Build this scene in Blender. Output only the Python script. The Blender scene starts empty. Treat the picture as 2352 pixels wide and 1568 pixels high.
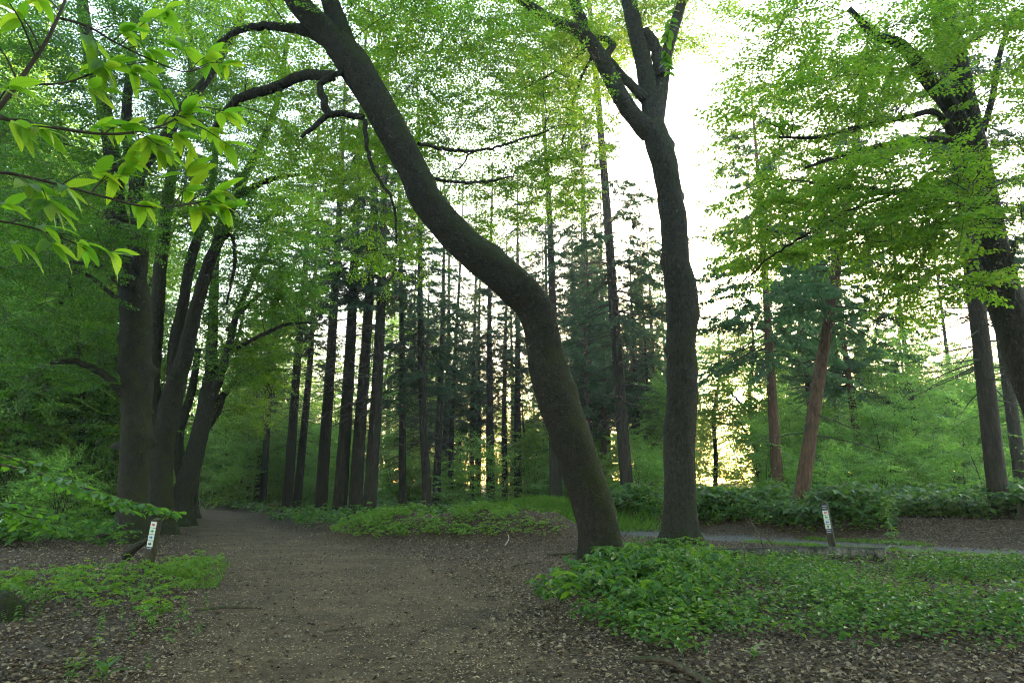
import bpy, math
import numpy as np
from mathutils import Vector, Matrix

# ------------------------------------------------------------------ camera, sky, sun, exposure
scene = bpy.context.scene
COL = scene.collection
CAM_H = 1.6
F = 1568.0                      # focal length in the unit of a 2352 x 1568 picture
CX, CY = 1176.0, 784.0
PITCH = math.atan((1116.0 - CY) / F)
SP, CP = math.sin(PITCH), math.cos(PITCH)

cam_d = bpy.data.cameras.new('camera')
cam_d.sensor_width = 36.0
cam_d.lens = 24.0
cam_d.clip_end = 3000.0
cam = bpy.data.objects.new('camera', cam_d)
cam.location = (0, 0, CAM_H)
cam.rotation_euler = (math.pi / 2 + PITCH, 0, 0)
COL.objects.link(cam)
scene.camera = cam


def ray(u, v):
    a, b = (u - CX) / F, (CY - v) / F
    return np.array([a, CP - b * SP, SP + b * CP])


def at(u, v, Y):
    """World point seen at picture position (u, v), Y metres ahead."""
    d = ray(u, v)
    return np.array([0, 0, CAM_H]) + d * (Y / d[1])


def ground_at(u, v):
    d = ray(u, v)
    t = CAM_H / -d[2]
    p = np.array([0, 0, CAM_H]) + d * t
    for _ in range(12):
        z = float(H(p[0:1], p[1:2])[0])
        t = (CAM_H - z) / -d[2] if d[2] < -1e-4 else 60
        t = min(max(t, 1), 80)
        p = np.array([0, 0, CAM_H]) + d * t
    p[2] = float(H(p[0:1], p[1:2])[0])
    return p


def project(x, y, z):
    zz = z - CAM_H
    depth = np.maximum(y * CP + zz * SP, 0.05)
    up = -y * SP + zz * CP
    return CX + F * x / depth, CY - F * up / depth


SUN_DIR = ray(1693, 912)
SUN_DIR = SUN_DIR / np.linalg.norm(SUN_DIR)
SUN_EL = math.asin(SUN_DIR[2])
SUN_AZ = math.atan2(SUN_DIR[0], SUN_DIR[1])

world = bpy.data.worlds.new('World')
scene.world = world
world.use_nodes = True
wn = world.node_tree.nodes
wl = world.node_tree.links
sky = wn.new('ShaderNodeTexSky')
sky.sky_type = 'NISHITA'
sky.sun_disc = False
sky.sun_elevation = SUN_EL
sky.sun_rotation = SUN_AZ
sky.air_density = 1.0
sky.dust_density = 1.0
sky.ozone_density = 0.4
wl.new(sky.outputs[0], wn['Background'].inputs[0])
wn['Background'].inputs[1].default_value = 0.15

sun_d = bpy.data.lights.new('sun', 'SUN')
sun_d.energy = 2.0
sun_d.angle = math.radians(0.55)
sun_d.color = (1.0, 0.62, 0.28)
sun_o = bpy.data.objects.new('sun', sun_d)
sun_o.rotation_euler = Vector(SUN_DIR).to_track_quat('Z', 'Y').to_euler()
COL.objects.link(sun_o)

_m = bpy.data.materials.new('sun_disc')
_m.use_nodes = True
_m.node_tree.nodes.clear()
_e = _m.node_tree.nodes.new('ShaderNodeEmission')
_e.inputs[0].default_value = (1.0, .74, .38, 1)
_e.inputs[1].default_value = 30.0
_o = _m.node_tree.nodes.new('ShaderNodeOutputMaterial')
_m.node_tree.links.new(_e.outputs[0], _o.inputs[0])
import bmesh
_b = bmesh.new()
bmesh.ops.create_icosphere(_b, subdivisions=4, radius=2400 * math.tan(math.radians(.40)))
_me = bpy.data.meshes.new('setting_sun'); _b.to_mesh(_me); _b.free(); _me.materials.append(_m)
_s = bpy.data.objects.new('setting_sun', _me)
_s.location = tuple(SUN_DIR * 2400)
COL.objects.link(_s)
_s['label'] = 'low golden sun shining through the wood'
_s['category'] = 'sun'
_s['kind'] = 'structure'

vs = scene.view_settings
vs.view_transform = 'Standard'
vs.look = 'None'
vs.gamma = 1.0
vs.use_curve_mapping = False
vs.exposure = 3.7
cy = scene.cycles
cy.max_bounces = 7
cy.diffuse_bounces = 5
cy.glossy_bounces = 2
cy.transmission_bounces = 6
cy.transparent_max_bounces = 4
cy.volume_bounces = 0
cy.caustics_reflective = False
cy.caustics_refractive = False
cy.sample_clamp_indirect = 6.0
cy.use_denoising = True
cy.denoising_prefilter = 'NONE'
cy.pixel_filter_type = 'BLACKMAN_HARRIS'
cy.filter_width = 1.1


# ------------------------------------------------------------------ object helpers
def tag(o, label=None, cat=None, group=None, kind=None):
    if label: o['label'] = label
    if cat: o['category'] = cat
    if group: o['group'] = group
    if kind: o['kind'] = kind
    return o


def thing(name, label, cat, loc=(0, 0, 0), group=None):
    o = bpy.data.objects.new(name, None)
    o.empty_display_size = 0.2
    COL.objects.link(o)
    o.location = loc
    return tag(o, label, cat, group)


def link(name, me, parent=None, local=True):
    """Mesh in world coordinates; under a parent it is kept where it stands."""
    o = bpy.data.objects.new(name, me)
    COL.objects.link(o)
    if parent is not None:
        o.parent = parent
        if local:
            o.matrix_parent_inverse = Matrix.Translation(-Vector(parent.location))
    return o


def clone(root, loc, rotz=0.0, scale=1.0, tilt=(0.0, 0.0), label=None, group=None):
    r = root.copy()
    COL.objects.link(r)
    r.location = loc
    r.rotation_mode = 'ZYX'
    r.rotation_euler = (tilt[0], tilt[1], rotz)
    r.scale = (scale, scale, scale) if not isinstance(scale, tuple) else scale
    if label: r['label'] = label
    if group: r['group'] = group
    for ch in root.children:
        c = ch.copy()
        COL.objects.link(c)
        c.parent = r
        for g in ch.children:
            d = g.copy()
            COL.objects.link(d)
            d.parent = c
    return r


def mesh_poly(name, verts, faces, mat, smooth=False, rnd=None):
    """verts (N,3); faces (M,k) all with the same corner count."""
    verts = np.ascontiguousarray(verts, np.float32).reshape(-1, 3)
    faces = np.ascontiguousarray(faces, np.int32)
    m, k = faces.shape
    me = bpy.data.meshes.new(name)
    me.vertices.add(len(verts))
    me.vertices.foreach_set('co', verts.ravel())
    me.loops.add(m * k)
    me.loops.foreach_set('vertex_index', faces.ravel())
    me.polygons.add(m)
    me.polygons.foreach_set('loop_start', np.arange(0, m * k, k, dtype=np.int32))
    me.polygons.foreach_set('use_smooth', np.full(m, smooth, bool))
    if rnd is not None:
        a = me.attributes.new('rnd', 'FLOAT', 'POINT')
        a.data.foreach_set('value', np.ascontiguousarray(rnd, np.float32).ravel())
    me.update(calc_edges=True)
    if mat is not None:
        me.materials.append(mat)
    return me


def mesh_any(name, verts, faces, mat, smooth=False):
    me = bpy.data.meshes.new(name)
    me.from_pydata([tuple(map(float, v)) for v in verts], [], [tuple(f) for f in faces])
    if smooth:
        me.polygons.foreach_set('use_smooth', np.ones(len(me.polygons), bool))
    if mat is not None:
        me.materials.append(mat)
    me.update()
    return me


def unit(v):
    return v / np.maximum(np.linalg.norm(v, axis=-1, keepdims=True), 1e-9)


def frames(d, up):
    """Rotation matrices (N,3,3) with columns x = d, z close to up."""
    x = unit(d)
    z = unit(up - x * np.sum(up * x, -1, keepdims=True))
    y = np.cross(z, x)
    return np.stack([x, y, z], -1)


def smooth_noise(x, y, seed=0, freq=1.0, n=7):
    r = np.random.default_rng(seed)
    out = np.zeros(np.broadcast(x, y).shape)
    for i in range(n):
        a = r.uniform(0, 2 * math.pi)
        f = freq * r.uniform(0.6, 1.9)
        out = out + np.sin((x * math.cos(a) + y * math.sin(a)) * f + r.uniform(0, 6.28))
    return out / n * 1.6


# ------------------------------------------------------------------ leaf meshes
def leaf_arrays(pos, ax, nr, L, W, rich=True, fold=0.22, droop=0.12, rng=None):
    """Leaf blades from a base point, an axis and a normal each. rich: two folded quads, else one."""
    ax = unit(ax)
    nr = unit(nr - ax * np.sum(nr * ax, -1, keepdims=True))
    sd = np.cross(nr, ax)
    L = np.asarray(L)[:, None]
    W = np.asarray(W)[:, None]
    n = len(pos)
    if rich:
        base = pos
        tip = pos + ax * L - nr * L * droop
        l1 = pos + ax * L * .28 + sd * W * .46 + nr * W * fold
        l2 = pos + ax * L * .70 + sd * W * .38 + nr * (W * fold - L * droop * .5)
        r1 = pos + ax * L * .28 - sd * W * .46 + nr * W * fold
        r2 = pos + ax * L * .70 - sd * W * .38 + nr * (W * fold - L * droop * .5)
        v = np.stack([base, l1, l2, tip, r2, r1], 1)
        i = np.arange(n)[:, None] * 6
        f = np.concatenate([i + np.array([[0, 3, 2, 1]]), i + np.array([[0, 5, 4, 3]])], 1).reshape(-1, 4)
        k = 6
    else:
        v = np.stack([pos, pos + ax * L * .45 + sd * W * .55, pos + ax * L - nr * L * droop, pos + ax * L * .45 - sd * W * .55], 1)
        i = np.arange(n)[:, None] * 4
        f = i + np.array([[0, 3, 2, 1]])
        k = 4
    return v.reshape(-1, 3), f, k


def leaf_mesh(name, leaves, mat, rich=True, seed=0, fold=0.22, droop=0.12):
    pos, ax, nr, L, W = leaves
    r = np.random.default_rng(seed)
    v, f, k = leaf_arrays(pos, ax, nr, L, W, rich, fold, droop)
    rnd = np.repeat(r.random(len(pos)), k)
    return mesh_poly(name, v, f, mat, False, rnd)


def spray_template(rng, length=0.9, leaf=0.08, twigs=9, step=0.055, tilt=0.6):
    """A flat beech spray: an axis, alternate side twigs, alternate leaves lying almost level."""
    P, A, N = [], [], []

    def leaf_row(o, d, n_, ln):
        s = 1
        t = 0.03
        while t < ln:
            side = np.array([-d[1], d[0], 0]) * s
            a = unit(d * 0.55 + side + np.array([0, 0, rng.uniform(-.35, .1)]))
            P.append(o + d * t + np.array([0, 0, -0.03 * t]))
            A.append(a)
            N.append(unit(np.array([rng.normal(0, tilt), rng.normal(0, tilt), 1.0])))
            t += step * rng.uniform(.8, 1.2)
            s = -s
        P.append(o + d * ln); A.append(unit(d + np.array([0, 0, -.3]))); N.append(unit(np.array([rng.normal(0, tilt), rng.normal(0, tilt), 1.0])))

    x = np.array([1.0, 0, 0])
    s = 1
    for i in range(twigs):
        t = length * (0.12 + 0.8 * i / twigs)
        ang = s * rng.uniform(.6, 1.0)
        d = np.array([math.cos(ang), math.sin(ang), rng.uniform(-.15, .12)])
        leaf_row(x * t, d, 0, length * 0.45 * (1 - 0.7 * i / twigs) * rng.uniform(.7, 1.15))
        s = -s
    leaf_row(np.zeros(3), x, 0, length)
    P, A, N = map(np.array, (P, A, N))
    L = leaf * rng.uniform(.65, 1.2, len(P))
    return P, A, N, L


_tr = np.random.default_rng(11)
SPRAYS = [spray_template(_tr, .9, .082) for _ in range(6)]
SPRAYS_BIG = [spray_template(_tr, 1.15, .115, 8, .085) for _ in range(6)]      # fewer, larger blades for trees farther off


def place_templates(tmpl, pos, dirs, ups, scale, rng, wr=0.62):
    """Instance leaf templates at many frames; returns leaf arrays."""
    out = [[], [], [], [], []]
    R = frames(dirs, ups)
    pick = rng.integers(0, len(tmpl), len(pos))
    for k, (P, A, N, L) in enumerate(tmpl):
        m = pick == k
        if not m.any():
            continue
        Rm, Tm, sm = R[m], pos[m], scale[m]
        out[0].append((Tm[:, None] + np.einsum('nij,kj->nki', Rm, P) * sm[:, None, None]).reshape(-1, 3))
        out[1].append(np.einsum('nij,kj->nki', Rm, A).reshape(-1, 3))
        out[2].append(np.einsum('nij,kj->nki', Rm, N).reshape(-1, 3))
        l = (sm[:, None] * L[None]).ravel()
        out[3].append(l)
        out[4].append(l * wr)
    return [np.concatenate(o) for o in out]


# ------------------------------------------------------------------ wood
def resample(pts, rad, step):
    pts = np.asarray(pts, float)
    rad = np.asarray(rad, float)
    n = len(pts)
    P = np.vstack([2 * pts[0] - pts[1], pts, 2 * pts[-1] - pts[-2]])
    R = np.concatenate([[rad[0]], rad, [rad[-1]]])
    op, orr = [], []
    for i in range(n - 1):
        p0, p1, p2, p3 = P[i:i + 4]
        k = max(2, int(np.linalg.norm(p2 - p1) / step))
        for t in np.arange(k) / k:
            op.append(.5 * (2 * p1 + (p2 - p0) * t + (2 * p0 - 5 * p1 + 4 * p2 - p3) * t * t + (3 * p1 - p0 - 3 * p2 + p3) * t ** 3))
            s = t * t * (3 - 2 * t)
            orr.append(R[i + 1] * (1 - s) + R[i + 2] * s)
    op.append(pts[-1]); orr.append(rad[-1])
    return np.array(op), np.array(orr)


def tube(pts, rad, seg=10, bump=0.0, flare=0.0, burls=(), seed=0, cap=True):
    """Swept tube. burls: (metres along, angle, height, size)."""
    r = np.random.default_rng(seed)
    pts = np.asarray(pts, float)
    rad = np.asarray(rad, float)
    n = len(pts)
    tan = unit(np.gradient(pts, axis=0))
    ref = np.array([1.0, 0, 0]) if abs(tan[0][0]) < .8 else np.array([0, 1.0, 0])
    u = np.zeros((n, 3))
    u[0] = unit(ref - tan[0] * ref.dot(tan[0]))
    for i in range(1, n):
        q = u[i - 1] - tan[i] * u[i - 1].dot(tan[i])
        u[i] = q / max(np.linalg.norm(q), 1e-9)
    w = np.cross(tan, u)
    s = np.concatenate([[0], np.cumsum(np.linalg.norm(np.diff(pts, axis=0), axis=1))])
    th = np.arange(seg) / seg * 2 * math.pi
    T, S = np.meshgrid(th, s)
    k = np.ones_like(T)
    if bump:
        for _ in range(10):
            a = r.integers(1, 6)
            k += bump * r.uniform(.3, 1) / a ** .5 * np.sin(a * T + r.uniform(.4, 3.2) * S + r.uniform(0, 6.28)) * .45
        for _ in range(6):
            k += bump * .45 * np.sin(r.integers(3, 11) * T + r.uniform(2, 11) * S + r.uniform(0, 6.28)) * .4
    if flare:
        lob = .5 + .42 * np.sin(r.integers(4, 6) * T + r.uniform(0, 6)) + .3 * np.sin(3 * T + r.uniform(0, 6))
        k += flare * lob * np.exp(-np.maximum(S - .25, 0) / .36)
    for (bs, ba, bh, bz) in burls:
        da = (T - ba + math.pi) % (2 * math.pi) - math.pi
        rr = np.interp(bs, s, rad)
        d2 = ((S - bs) / bz) ** 2 + (da * rr / bz) ** 2
        k += bh / np.maximum(rr, .02) * np.exp(-d2)
    ring = pts[:, None] + (rad[:, None] * k)[..., None] * (np.cos(T)[..., None] * u[:, None] + np.sin(T)[..., None] * w[:, None])
    V = ring.reshape(-1, 3)
    i, j = np.meshgrid(np.arange(n - 1), np.arange(seg), indexing='ij')
    a = i * seg + j
    b = i * seg + (j + 1) % seg
    Fq = np.stack([a, b, b + seg, a + seg], -1).reshape(-1, 4)
    if cap:
        V = np.vstack([V, pts[-1]])
        t = (n - 1) * seg
        jj = np.arange(0, seg - 1, 2)
        capf = np.stack([np.full(len(jj), len(V) - 1), t + jj, t + (jj + 1) % seg, t + (jj + 2) % seg], 1)
        Fq = np.vstack([Fq, capf])
    return V, Fq


def join(parts):
    vs_, fs_, o = [], [], 0
    for v, f in parts:
        vs_.append(v); fs_.append(f + o); o += len(v)
    return np.vstack(vs_), np.vstack(fs_)


def px_path(pp, Y, kw=1.0):
    """[(u, v, width)] with depth Y (number or list) -> world points and radii."""
    n = len(pp)
    Ys = np.full(n, Y, float) if np.isscalar(Y) else np.interp(np.linspace(0, 1, n), np.linspace(0, 1, len(Y)), Y)
    pts, rad = [], []
    for (u, v, w), y in zip(pp, Ys):
        p = at(u, v, y)
        depth = y * CP + (p[2] - CAM_H) * SP
        pts.append(p); rad.append(w * depth / F / 2 * kw)
    return np.array(pts), np.array(rad)


SUN_GAP = math.cos(math.radians(1.1))


def out_of_sun(p):
    d = unit(p - np.array([0, 0, CAM_H]))
    return d @ SUN_DIR < SUN_GAP


def grow_crown(skel, skel_r, vols, rng, templates, scale=1.0, spacing=.34, twig=True, droop=.25, keep=None, wr=.62, up_bias=.5, rmax=.035):
    """Branches from the skeleton to targets in ellipsoids, leaf sprays in flat fans along them."""
    wood, pos, dirs, ups, sc = [], [], [], [], []
    jobs = [(np.asarray(c), np.asarray(rad)) for (c, rad, nb) in vols for _ in range(nb)]
    rng.shuffle(jobs)
    for (c, rad) in jobs:
        if True:
            q = unit(rng.normal(size=3)) * rng.random() ** .45
            T = c + q * rad
            cost = np.linalg.norm(skel - T, axis=1) + up_bias * np.maximum(0, skel[:, 2] - T[2] + .3) + rng.uniform(0, 1.8, len(skel))
            k = int(np.argmin(cost))
            S = skel[k]
            d = T - S
            ln = np.linalg.norm(d)
            if ln < .4:
                continue
            if ln > 3.6:                          # a long reach: leaves only on the outer part
                t0 = 1 - 3.0 / ln
            else:
                t0 = .22
            M = S + d * .5 + np.array([0, 0, ln * rng.uniform(.02, .2)]) + rng.normal(0, ln * .07, 3)
            t = np.linspace(0, 1, max(6, int(ln / .4)))[:, None]
            C = (1 - t) ** 2 * S + 2 * t * (1 - t) * M + t * t * (T - np.array([0, 0, droop * ln * .15]))
            C[1:-1] += rng.normal(0, .018 * ln ** .5, C[1:-1].shape)
            r0 = min(.006 + .0055 * ln, max(.008, skel_r[k] * .75), rmax)
            wood.append(tube(C, np.linspace(r0, .005, len(C)), 5, seed=1, cap=False))
            q0 = len(C) // 3
            if len(skel) < 6000:
                skel = np.vstack([skel, C[q0:-1:2]])
                skel_r = np.concatenate([skel_r, np.linspace(r0, .005, len(C))[q0:-1:2]])
            tg = unit(np.gradient(C, axis=0))
            m = max(2, int(ln * (1 - t0) / spacing))
            ts = t0 + (1 - t0) * (np.arange(m) + rng.uniform(.2, 1, m)) / m
            for i, tt in enumerate(ts):
                x = min(tt, 1) * (len(C) - 1)
                i0 = min(int(x), len(C) - 2)
                p = C[i0] + (C[i0 + 1] - C[i0]) * (x - i0)
                f = tg[i0] * np.array([1, 1, .35])
                sgn = 1 if i % 2 else -1
                side = np.array([-f[1], f[0], 0]) * sgn
                yaw = rng.uniform(.35, 1.25)
                dd = unit(unit(f) * math.cos(yaw) + unit(side) * math.sin(yaw) + np.array([0, 0, rng.normal(-.08, .16)]))
                pos.append(p); dirs.append(dd); ups.append(np.array([rng.normal(0, .22), rng.normal(0, .22), 1]))
                sc.append(rng.uniform(.7, 1.25) * scale)
            pos.append(C[-1]); dirs.append(tg[-1] + np.array([0, 0, -droop])); ups.append(np.array([0, 0, 1.])); sc.append(scale)
    pos, dirs, ups, sc = map(np.array, (pos, dirs, ups, sc))
    ok = out_of_sun(pos + unit(dirs) * .45)
    if keep is not None:
        ok &= keep(pos)
    pos, dirs, ups, sc = pos[ok], dirs[ok], ups[ok], sc[ok]
    if twig:
        d = unit(dirs)
        for p, q, s in zip(pos, d, sc):
            e = p + q * .85 * s
            wood.append(tube(np.array([p, (p + e) / 2 + [0, 0, .01], e]), [.006, .004, .002], 3, cap=False))
    return join(wood), place_templates(templates, pos, dirs, ups, sc, rng, wr)


# ------------------------------------------------------------------ materials
def new_mat(name):
    m = bpy.data.materials.new(name)
    m.use_nodes = True
    nt = m.node_tree
    nt.nodes.clear()
    return m, nt, nt.nodes.new, nt.links.new


def leaf_mat(name, cols, trans=(1.0, 1.0, 1.0), mixf=.5, tstr=2.2, rough=.45, attr=True, veins=0.0):
    """cols: three blade colours met at random from leaf to leaf; light passes through the blade tinted yellower."""
    m, nt, N, Lk = new_mat(name)
    out = N('ShaderNodeOutputMaterial')
    at_ = N('ShaderNodeAttribute'); at_.attribute_name = 'rnd'
    if not attr:
        oi = N('ShaderNodeObjectInfo')
    ramp = N('ShaderNodeValToRGB')
    ramp.color_ramp.elements[0].color = (*cols[0], 1)
    ramp.color_ramp.elements[1].color = (*cols[2], 1)
    e = ramp.color_ramp.elements.new(.5); e.color = (*cols[1], 1)
    Lk(at_.outputs['Fac'] if attr else oi.outputs['Random'], ramp.inputs[0])
    bs = N('ShaderNodeBsdfPrincipled')
    bs.inputs['Roughness'].default_value = rough
    bs.inputs['Specular IOR Level'].default_value = .35
    if veins:                                            # side veins run forward from the midrib
        tc = N('ShaderNodeTexCoord')
        sx = N('ShaderNodeSeparateXYZ'); Lk(tc.outputs['Object'], sx.inputs[0])

        def mth(op, a, b=None):
            k = N('ShaderNodeMath'); k.operation = op
            for i_, q in enumerate((a, b)):
                if q is None: continue
                if isinstance(q, float): k.inputs[i_].default_value = q
                else: Lk(q, k.inputs[i_])
            return k.outputs[0]
        ay = mth('ABSOLUTE', sx.outputs['Y'])
        ph = mth('MULTIPLY', mth('SUBTRACT', sx.outputs['X'], mth('MULTIPLY', ay, .9)), veins)
        sv = mth('POWER', mth('ABSOLUTE', mth('SINE', ph)), 6.0)
        mid = mth('LESS_THAN', ay, .0016)
        vn = mth('MAXIMUM', mth('SUBTRACT', 1.0, mth('MULTIPLY', mth('SUBTRACT', 1.0, sv), 1.0)), mid)
        vm = N('ShaderNodeMix'); vm.data_type = 'RGBA'; vm.blend_type = 'MULTIPLY'
        Lk(mth('MULTIPLY', vn, .42), vm.inputs[0])
        Lk(ramp.outputs[0], vm.inputs[6]); vm.inputs[7].default_value = (.35, .4, .3, 1)
        col_out = vm.outputs[2]
        bp = N('ShaderNodeBump'); bp.inputs['Strength'].default_value = .5; bp.inputs['Distance'].default_value = .004
        Lk(sv, bp.inputs['Height']); Lk(bp.outputs[0], bs.inputs['Normal'])
    else:
        col_out = ramp.outputs[0]
    Lk(col_out, bs.inputs['Base Color'])
    tr = N('ShaderNodeBsdfTranslucent')
    mul = N('ShaderNodeMix'); mul.data_type = 'RGBA'; mul.blend_type = 'MULTIPLY'
    mul.inputs[0].default_value = 1
    mul.inputs[7].default_value = (trans[0] * tstr, trans[1] * tstr, trans[2] * tstr, 1)
    Lk(col_out, mul.inputs[6])
    Lk(mul.outputs[2], tr.inputs[0])
    mx = N('ShaderNodeMixShader')
    mx.inputs[0].default_value = mixf
    Lk(bs.outputs[0], mx.inputs[1]); Lk(tr.outputs[0], mx.inputs[2])
    Lk(mx.outputs[0], out.inputs[0])
    return m


def bark_mat(name, dark, light, moss, moss_amt=.5, stretch=(1, 1, .35), scale=9., bump=.6, fissure=False, moss_dir=(0.2, 0.1, 0.6)):
    m, nt, N, Lk = new_mat(name)
    out = N('ShaderNodeOutputMaterial')
    tc = N('ShaderNodeNewGeometry')
    mp = N('ShaderNodeMapping'); mp.inputs['Scale'].default_value = stretch
    Lk(tc.outputs['Position'], mp.inputs[0])
    n1 = N('ShaderNodeTexNoise'); n1.inputs['Scale'].default_value = scale; n1.inputs['Detail'].default_value = 10; n1.inputs['Roughness'].default_value = .72
    Lk(mp.outputs[0], n1.inputs[0])
    n2 = N('ShaderNodeTexNoise'); n2.inputs['Scale'].default_value = 2.2; n2.inputs['Detail'].default_value = 8; n2.inputs['Roughness'].default_value = .65
    Lk(tc.outputs['Position'], n2.inputs[0])
    mixc = N('ShaderNodeValToRGB')
    mixc.color_ramp.elements[0].position = .36; mixc.color_ramp.elements[0].color = (*dark, 1)
    mixc.color_ramp.elements[1].position = .68; mixc.color_ramp.elements[1].color = (*light, 1)
    Lk(n1.outputs[0], mixc.inputs[0])
    # moss and algae: patches, more on the upper sides
    dt = N('ShaderNodeVectorMath'); dt.operation = 'DOT_PRODUCT'; dt.inputs[1].default_value = moss_dir
    Lk(tc.outputs['Normal'], dt.inputs[0])
    ad = N('ShaderNodeMath'); ad.operation = 'MULTIPLY_ADD'; ad.inputs[1].default_value = .55
    Lk(dt.outputs['Value'], ad.inputs[0]); Lk(n2.outputs[0], ad.inputs[2])
    mr = N('ShaderNodeMapRange'); mr.inputs[1].default_value = .62 - moss_amt * .4; mr.inputs[2].default_value = .85 - moss_amt * .3
    Lk(ad.outputs[0], mr.inputs[0])
    n3 = N('ShaderNodeTexNoise'); n3.inputs['Scale'].default_value = 30; n3.inputs['Detail'].default_value = 4
    Lk(tc.outputs['Position'], n3.inputs[0])
    mc = N('ShaderNodeValToRGB')
    mc.color_ramp.elements[0].color = (moss[0] * .4, moss[1] * .4, moss[2] * .4, 1)
    mc.color_ramp.elements[1].color = (*moss, 1)
    mc.color_ramp.elements[0].position = .3; mc.color_ramp.elements[1].position = .7
    Lk(n3.outputs[0], mc.inputs[0])
    mix = N('ShaderNodeMix'); mix.data_type = 'RGBA'
    Lk(mr.outputs[0], mix.inputs[0]); Lk(mixc.outputs[0], mix.inputs[6]); Lk(mc.outputs[0], mix.inputs[7])
    bs = N('ShaderNodeBsdfPrincipled'); bs.inputs['Roughness'].default_value = .85; bs.inputs['Specular IOR Level'].default_value = .25
    Lk(mix.outputs[2], bs.inputs['Base Color'])
    bp = N('ShaderNodeBump'); bp.inputs['Strength'].default_value = bump; bp.inputs['Distance'].default_value = .07
    hs = N('ShaderNodeMath'); hs.operation = 'ADD'
    if fissure:
        vo = N('ShaderNodeTexVoronoi'); vo.feature = 'DISTANCE_TO_EDGE'; vo.inputs['Scale'].default_value = 16
        mp2 = N('ShaderNodeMapping'); mp2.inputs['Scale'].default_value = (1, 1, .22)
        Lk(tc.outputs['Position'], mp2.inputs[0]); Lk(mp2.outputs[0], vo.inputs[0])
        Lk(vo.outputs['Distance'], hs.inputs[0])
    else:
        Lk(n3.outputs[0], hs.inputs[0])
    Lk(n1.outputs[0], hs.inputs[1])
    Lk(hs.outputs[0], bp.inputs['Height']); Lk(bp.outputs[0], bs.inputs['Normal'])
    Lk(bs.outputs[0], out.inputs[0])
    return m


def plain_mat(name, col, rough=.7, noise=.25, scale=20, metal=0):
    m, nt, N, Lk = new_mat(name)
    out = N('ShaderNodeOutputMaterial')
    bs = N('ShaderNodeBsdfPrincipled'); bs.inputs['Roughness'].default_value = rough; bs.inputs['Metallic'].default_value = metal
    tc = N('ShaderNodeNewGeometry')
    n = N('ShaderNodeTexNoise'); n.inputs['Scale'].default_value = scale; n.inputs['Detail'].default_value = 5
    Lk(tc.outputs['Position'], n.inputs[0])
    rp = N('ShaderNodeValToRGB')
    rp.color_ramp.elements[0].position = .3; rp.color_ramp.elements[1].position = .7
    rp.color_ramp.elements[0].color = (*[c * (1 - noise) for c in col], 1)
    rp.color_ramp.elements[1].color = (*[min(1, c * (1 + noise)) for c in col], 1)
    Lk(n.outputs[0], rp.inputs[0]); Lk(rp.outputs[0], bs.inputs['Base Color'])
    Lk(bs.outputs[0], out.inputs[0])
    return m


YG = (1.15, 1.0, .45)
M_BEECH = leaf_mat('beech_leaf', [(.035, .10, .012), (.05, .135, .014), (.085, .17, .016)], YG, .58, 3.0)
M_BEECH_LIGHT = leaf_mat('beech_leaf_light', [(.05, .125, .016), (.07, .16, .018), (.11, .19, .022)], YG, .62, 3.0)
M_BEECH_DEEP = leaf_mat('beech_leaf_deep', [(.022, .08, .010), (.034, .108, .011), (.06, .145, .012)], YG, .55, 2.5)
M_WOODLAND = leaf_mat('woodland_leaf', [(.055, .13, .03), (.085, .175, .038), (.125, .215, .045)], (1.05, 1, .6), .58, 3.2)
M_CHESTNUT = leaf_mat('chestnut_leaf', [(.045, .13, .012), (.08, .175, .014), (.13, .215, .018)], YG, .64, 3.3, .4, attr=False, veins=290.0)
M_NEAR_BEECH = leaf_mat('near_beech_leaf', [(.04, .13, .02), (.055, .15, .022), (.075, .18, .022)], YG, .5, 2.2, .35, attr=False)
M_NEEDLE = leaf_mat('needle', [(.02, .055, .028), (.028, .07, .032), (.04, .085, .034)], (1, 1, .8), .4, 2.2, .5)
M_LARCH = leaf_mat('larch_needle', [(.035, .09, .04), (.045, .11, .045), (.06, .125, .045)], (1, 1, .75), .5, 2.6, .5)
M_HERB = leaf_mat('herb_leaf', [(.02, .07, .014), (.045, .125, .018), (.095, .19, .022)], YG, .42, 2.1, .38)
M_HERB_LIGHT = leaf_mat('herb_leaf_light', [(.06, .15, .018), (.085, .185, .02), (.12, .21, .022)], YG, .45, 2.1, .45)
M_BRAMBLE = leaf_mat('bramble_leaf', [(.02, .065, .018), (.045, .12, .022), (.085, .175, .024)], YG, .42, 2.1, .38)
M_GRASS = leaf_mat('grass_blade', [(.06, .15, .015), (.08, .18, .018), (.10, .20, .025)], YG, .45, 2.0)
M_LITTER = leaf_mat('dead_leaf', [(.02, .014, .009), (.085, .06, .038), (.33, .27, .20)], (1, .85, .6), .2, 1.2, .6)
M_BITS = leaf_mat('bud_scale', [(.03, .02, .012), (.17, .115, .06), (.42, .33, .21)], (1, .85, .6), .15, 1.2, .6)
M_BEECH_BARK = bark_mat('beech_bark', (.006, .006, .005), (.05, .047, .037), (.026, .042, .007), .40, (1, 1, .45), 20, 1.0)
M_BEECH_BARK_MOSSY = bark_mat('beech_bark_mossy', (.004, .004, .003), (.034, .030, .021), (.028, .038, .005), .50, (1, 1, .45), 20, 1.0)
M_CONIFER_BARK = bark_mat('conifer_bark', (.007, .006, .005), (.05, .039, .030), (.022, .036, .014), .40, (1, 1, .25), 11, .9, True, (0, 0, .2))
M_PINE_BARK = bark_mat('larch_bark', (.04, .022, .014), (.15, .085, .055), (.045, .06, .025), .2, (1, 1, .25), 11, .9, True, (0, 0, .2))
M_TWIG = plain_mat('twig', (.035, .028, .02), .8, .4, 15)
M_DEADWOOD = bark_mat('dead_wood', (.035, .026, .019), (.13, .10, .075), (.05, .06, .02), .2, (1, 1, 1), 14, .6)
M_BIRCH = bark_mat('birch_log', (.012, .011, .009), (.24, .22, .19), (.03, .035, .02), .3, (2.2, .6, .6), 7, .8)
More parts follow.
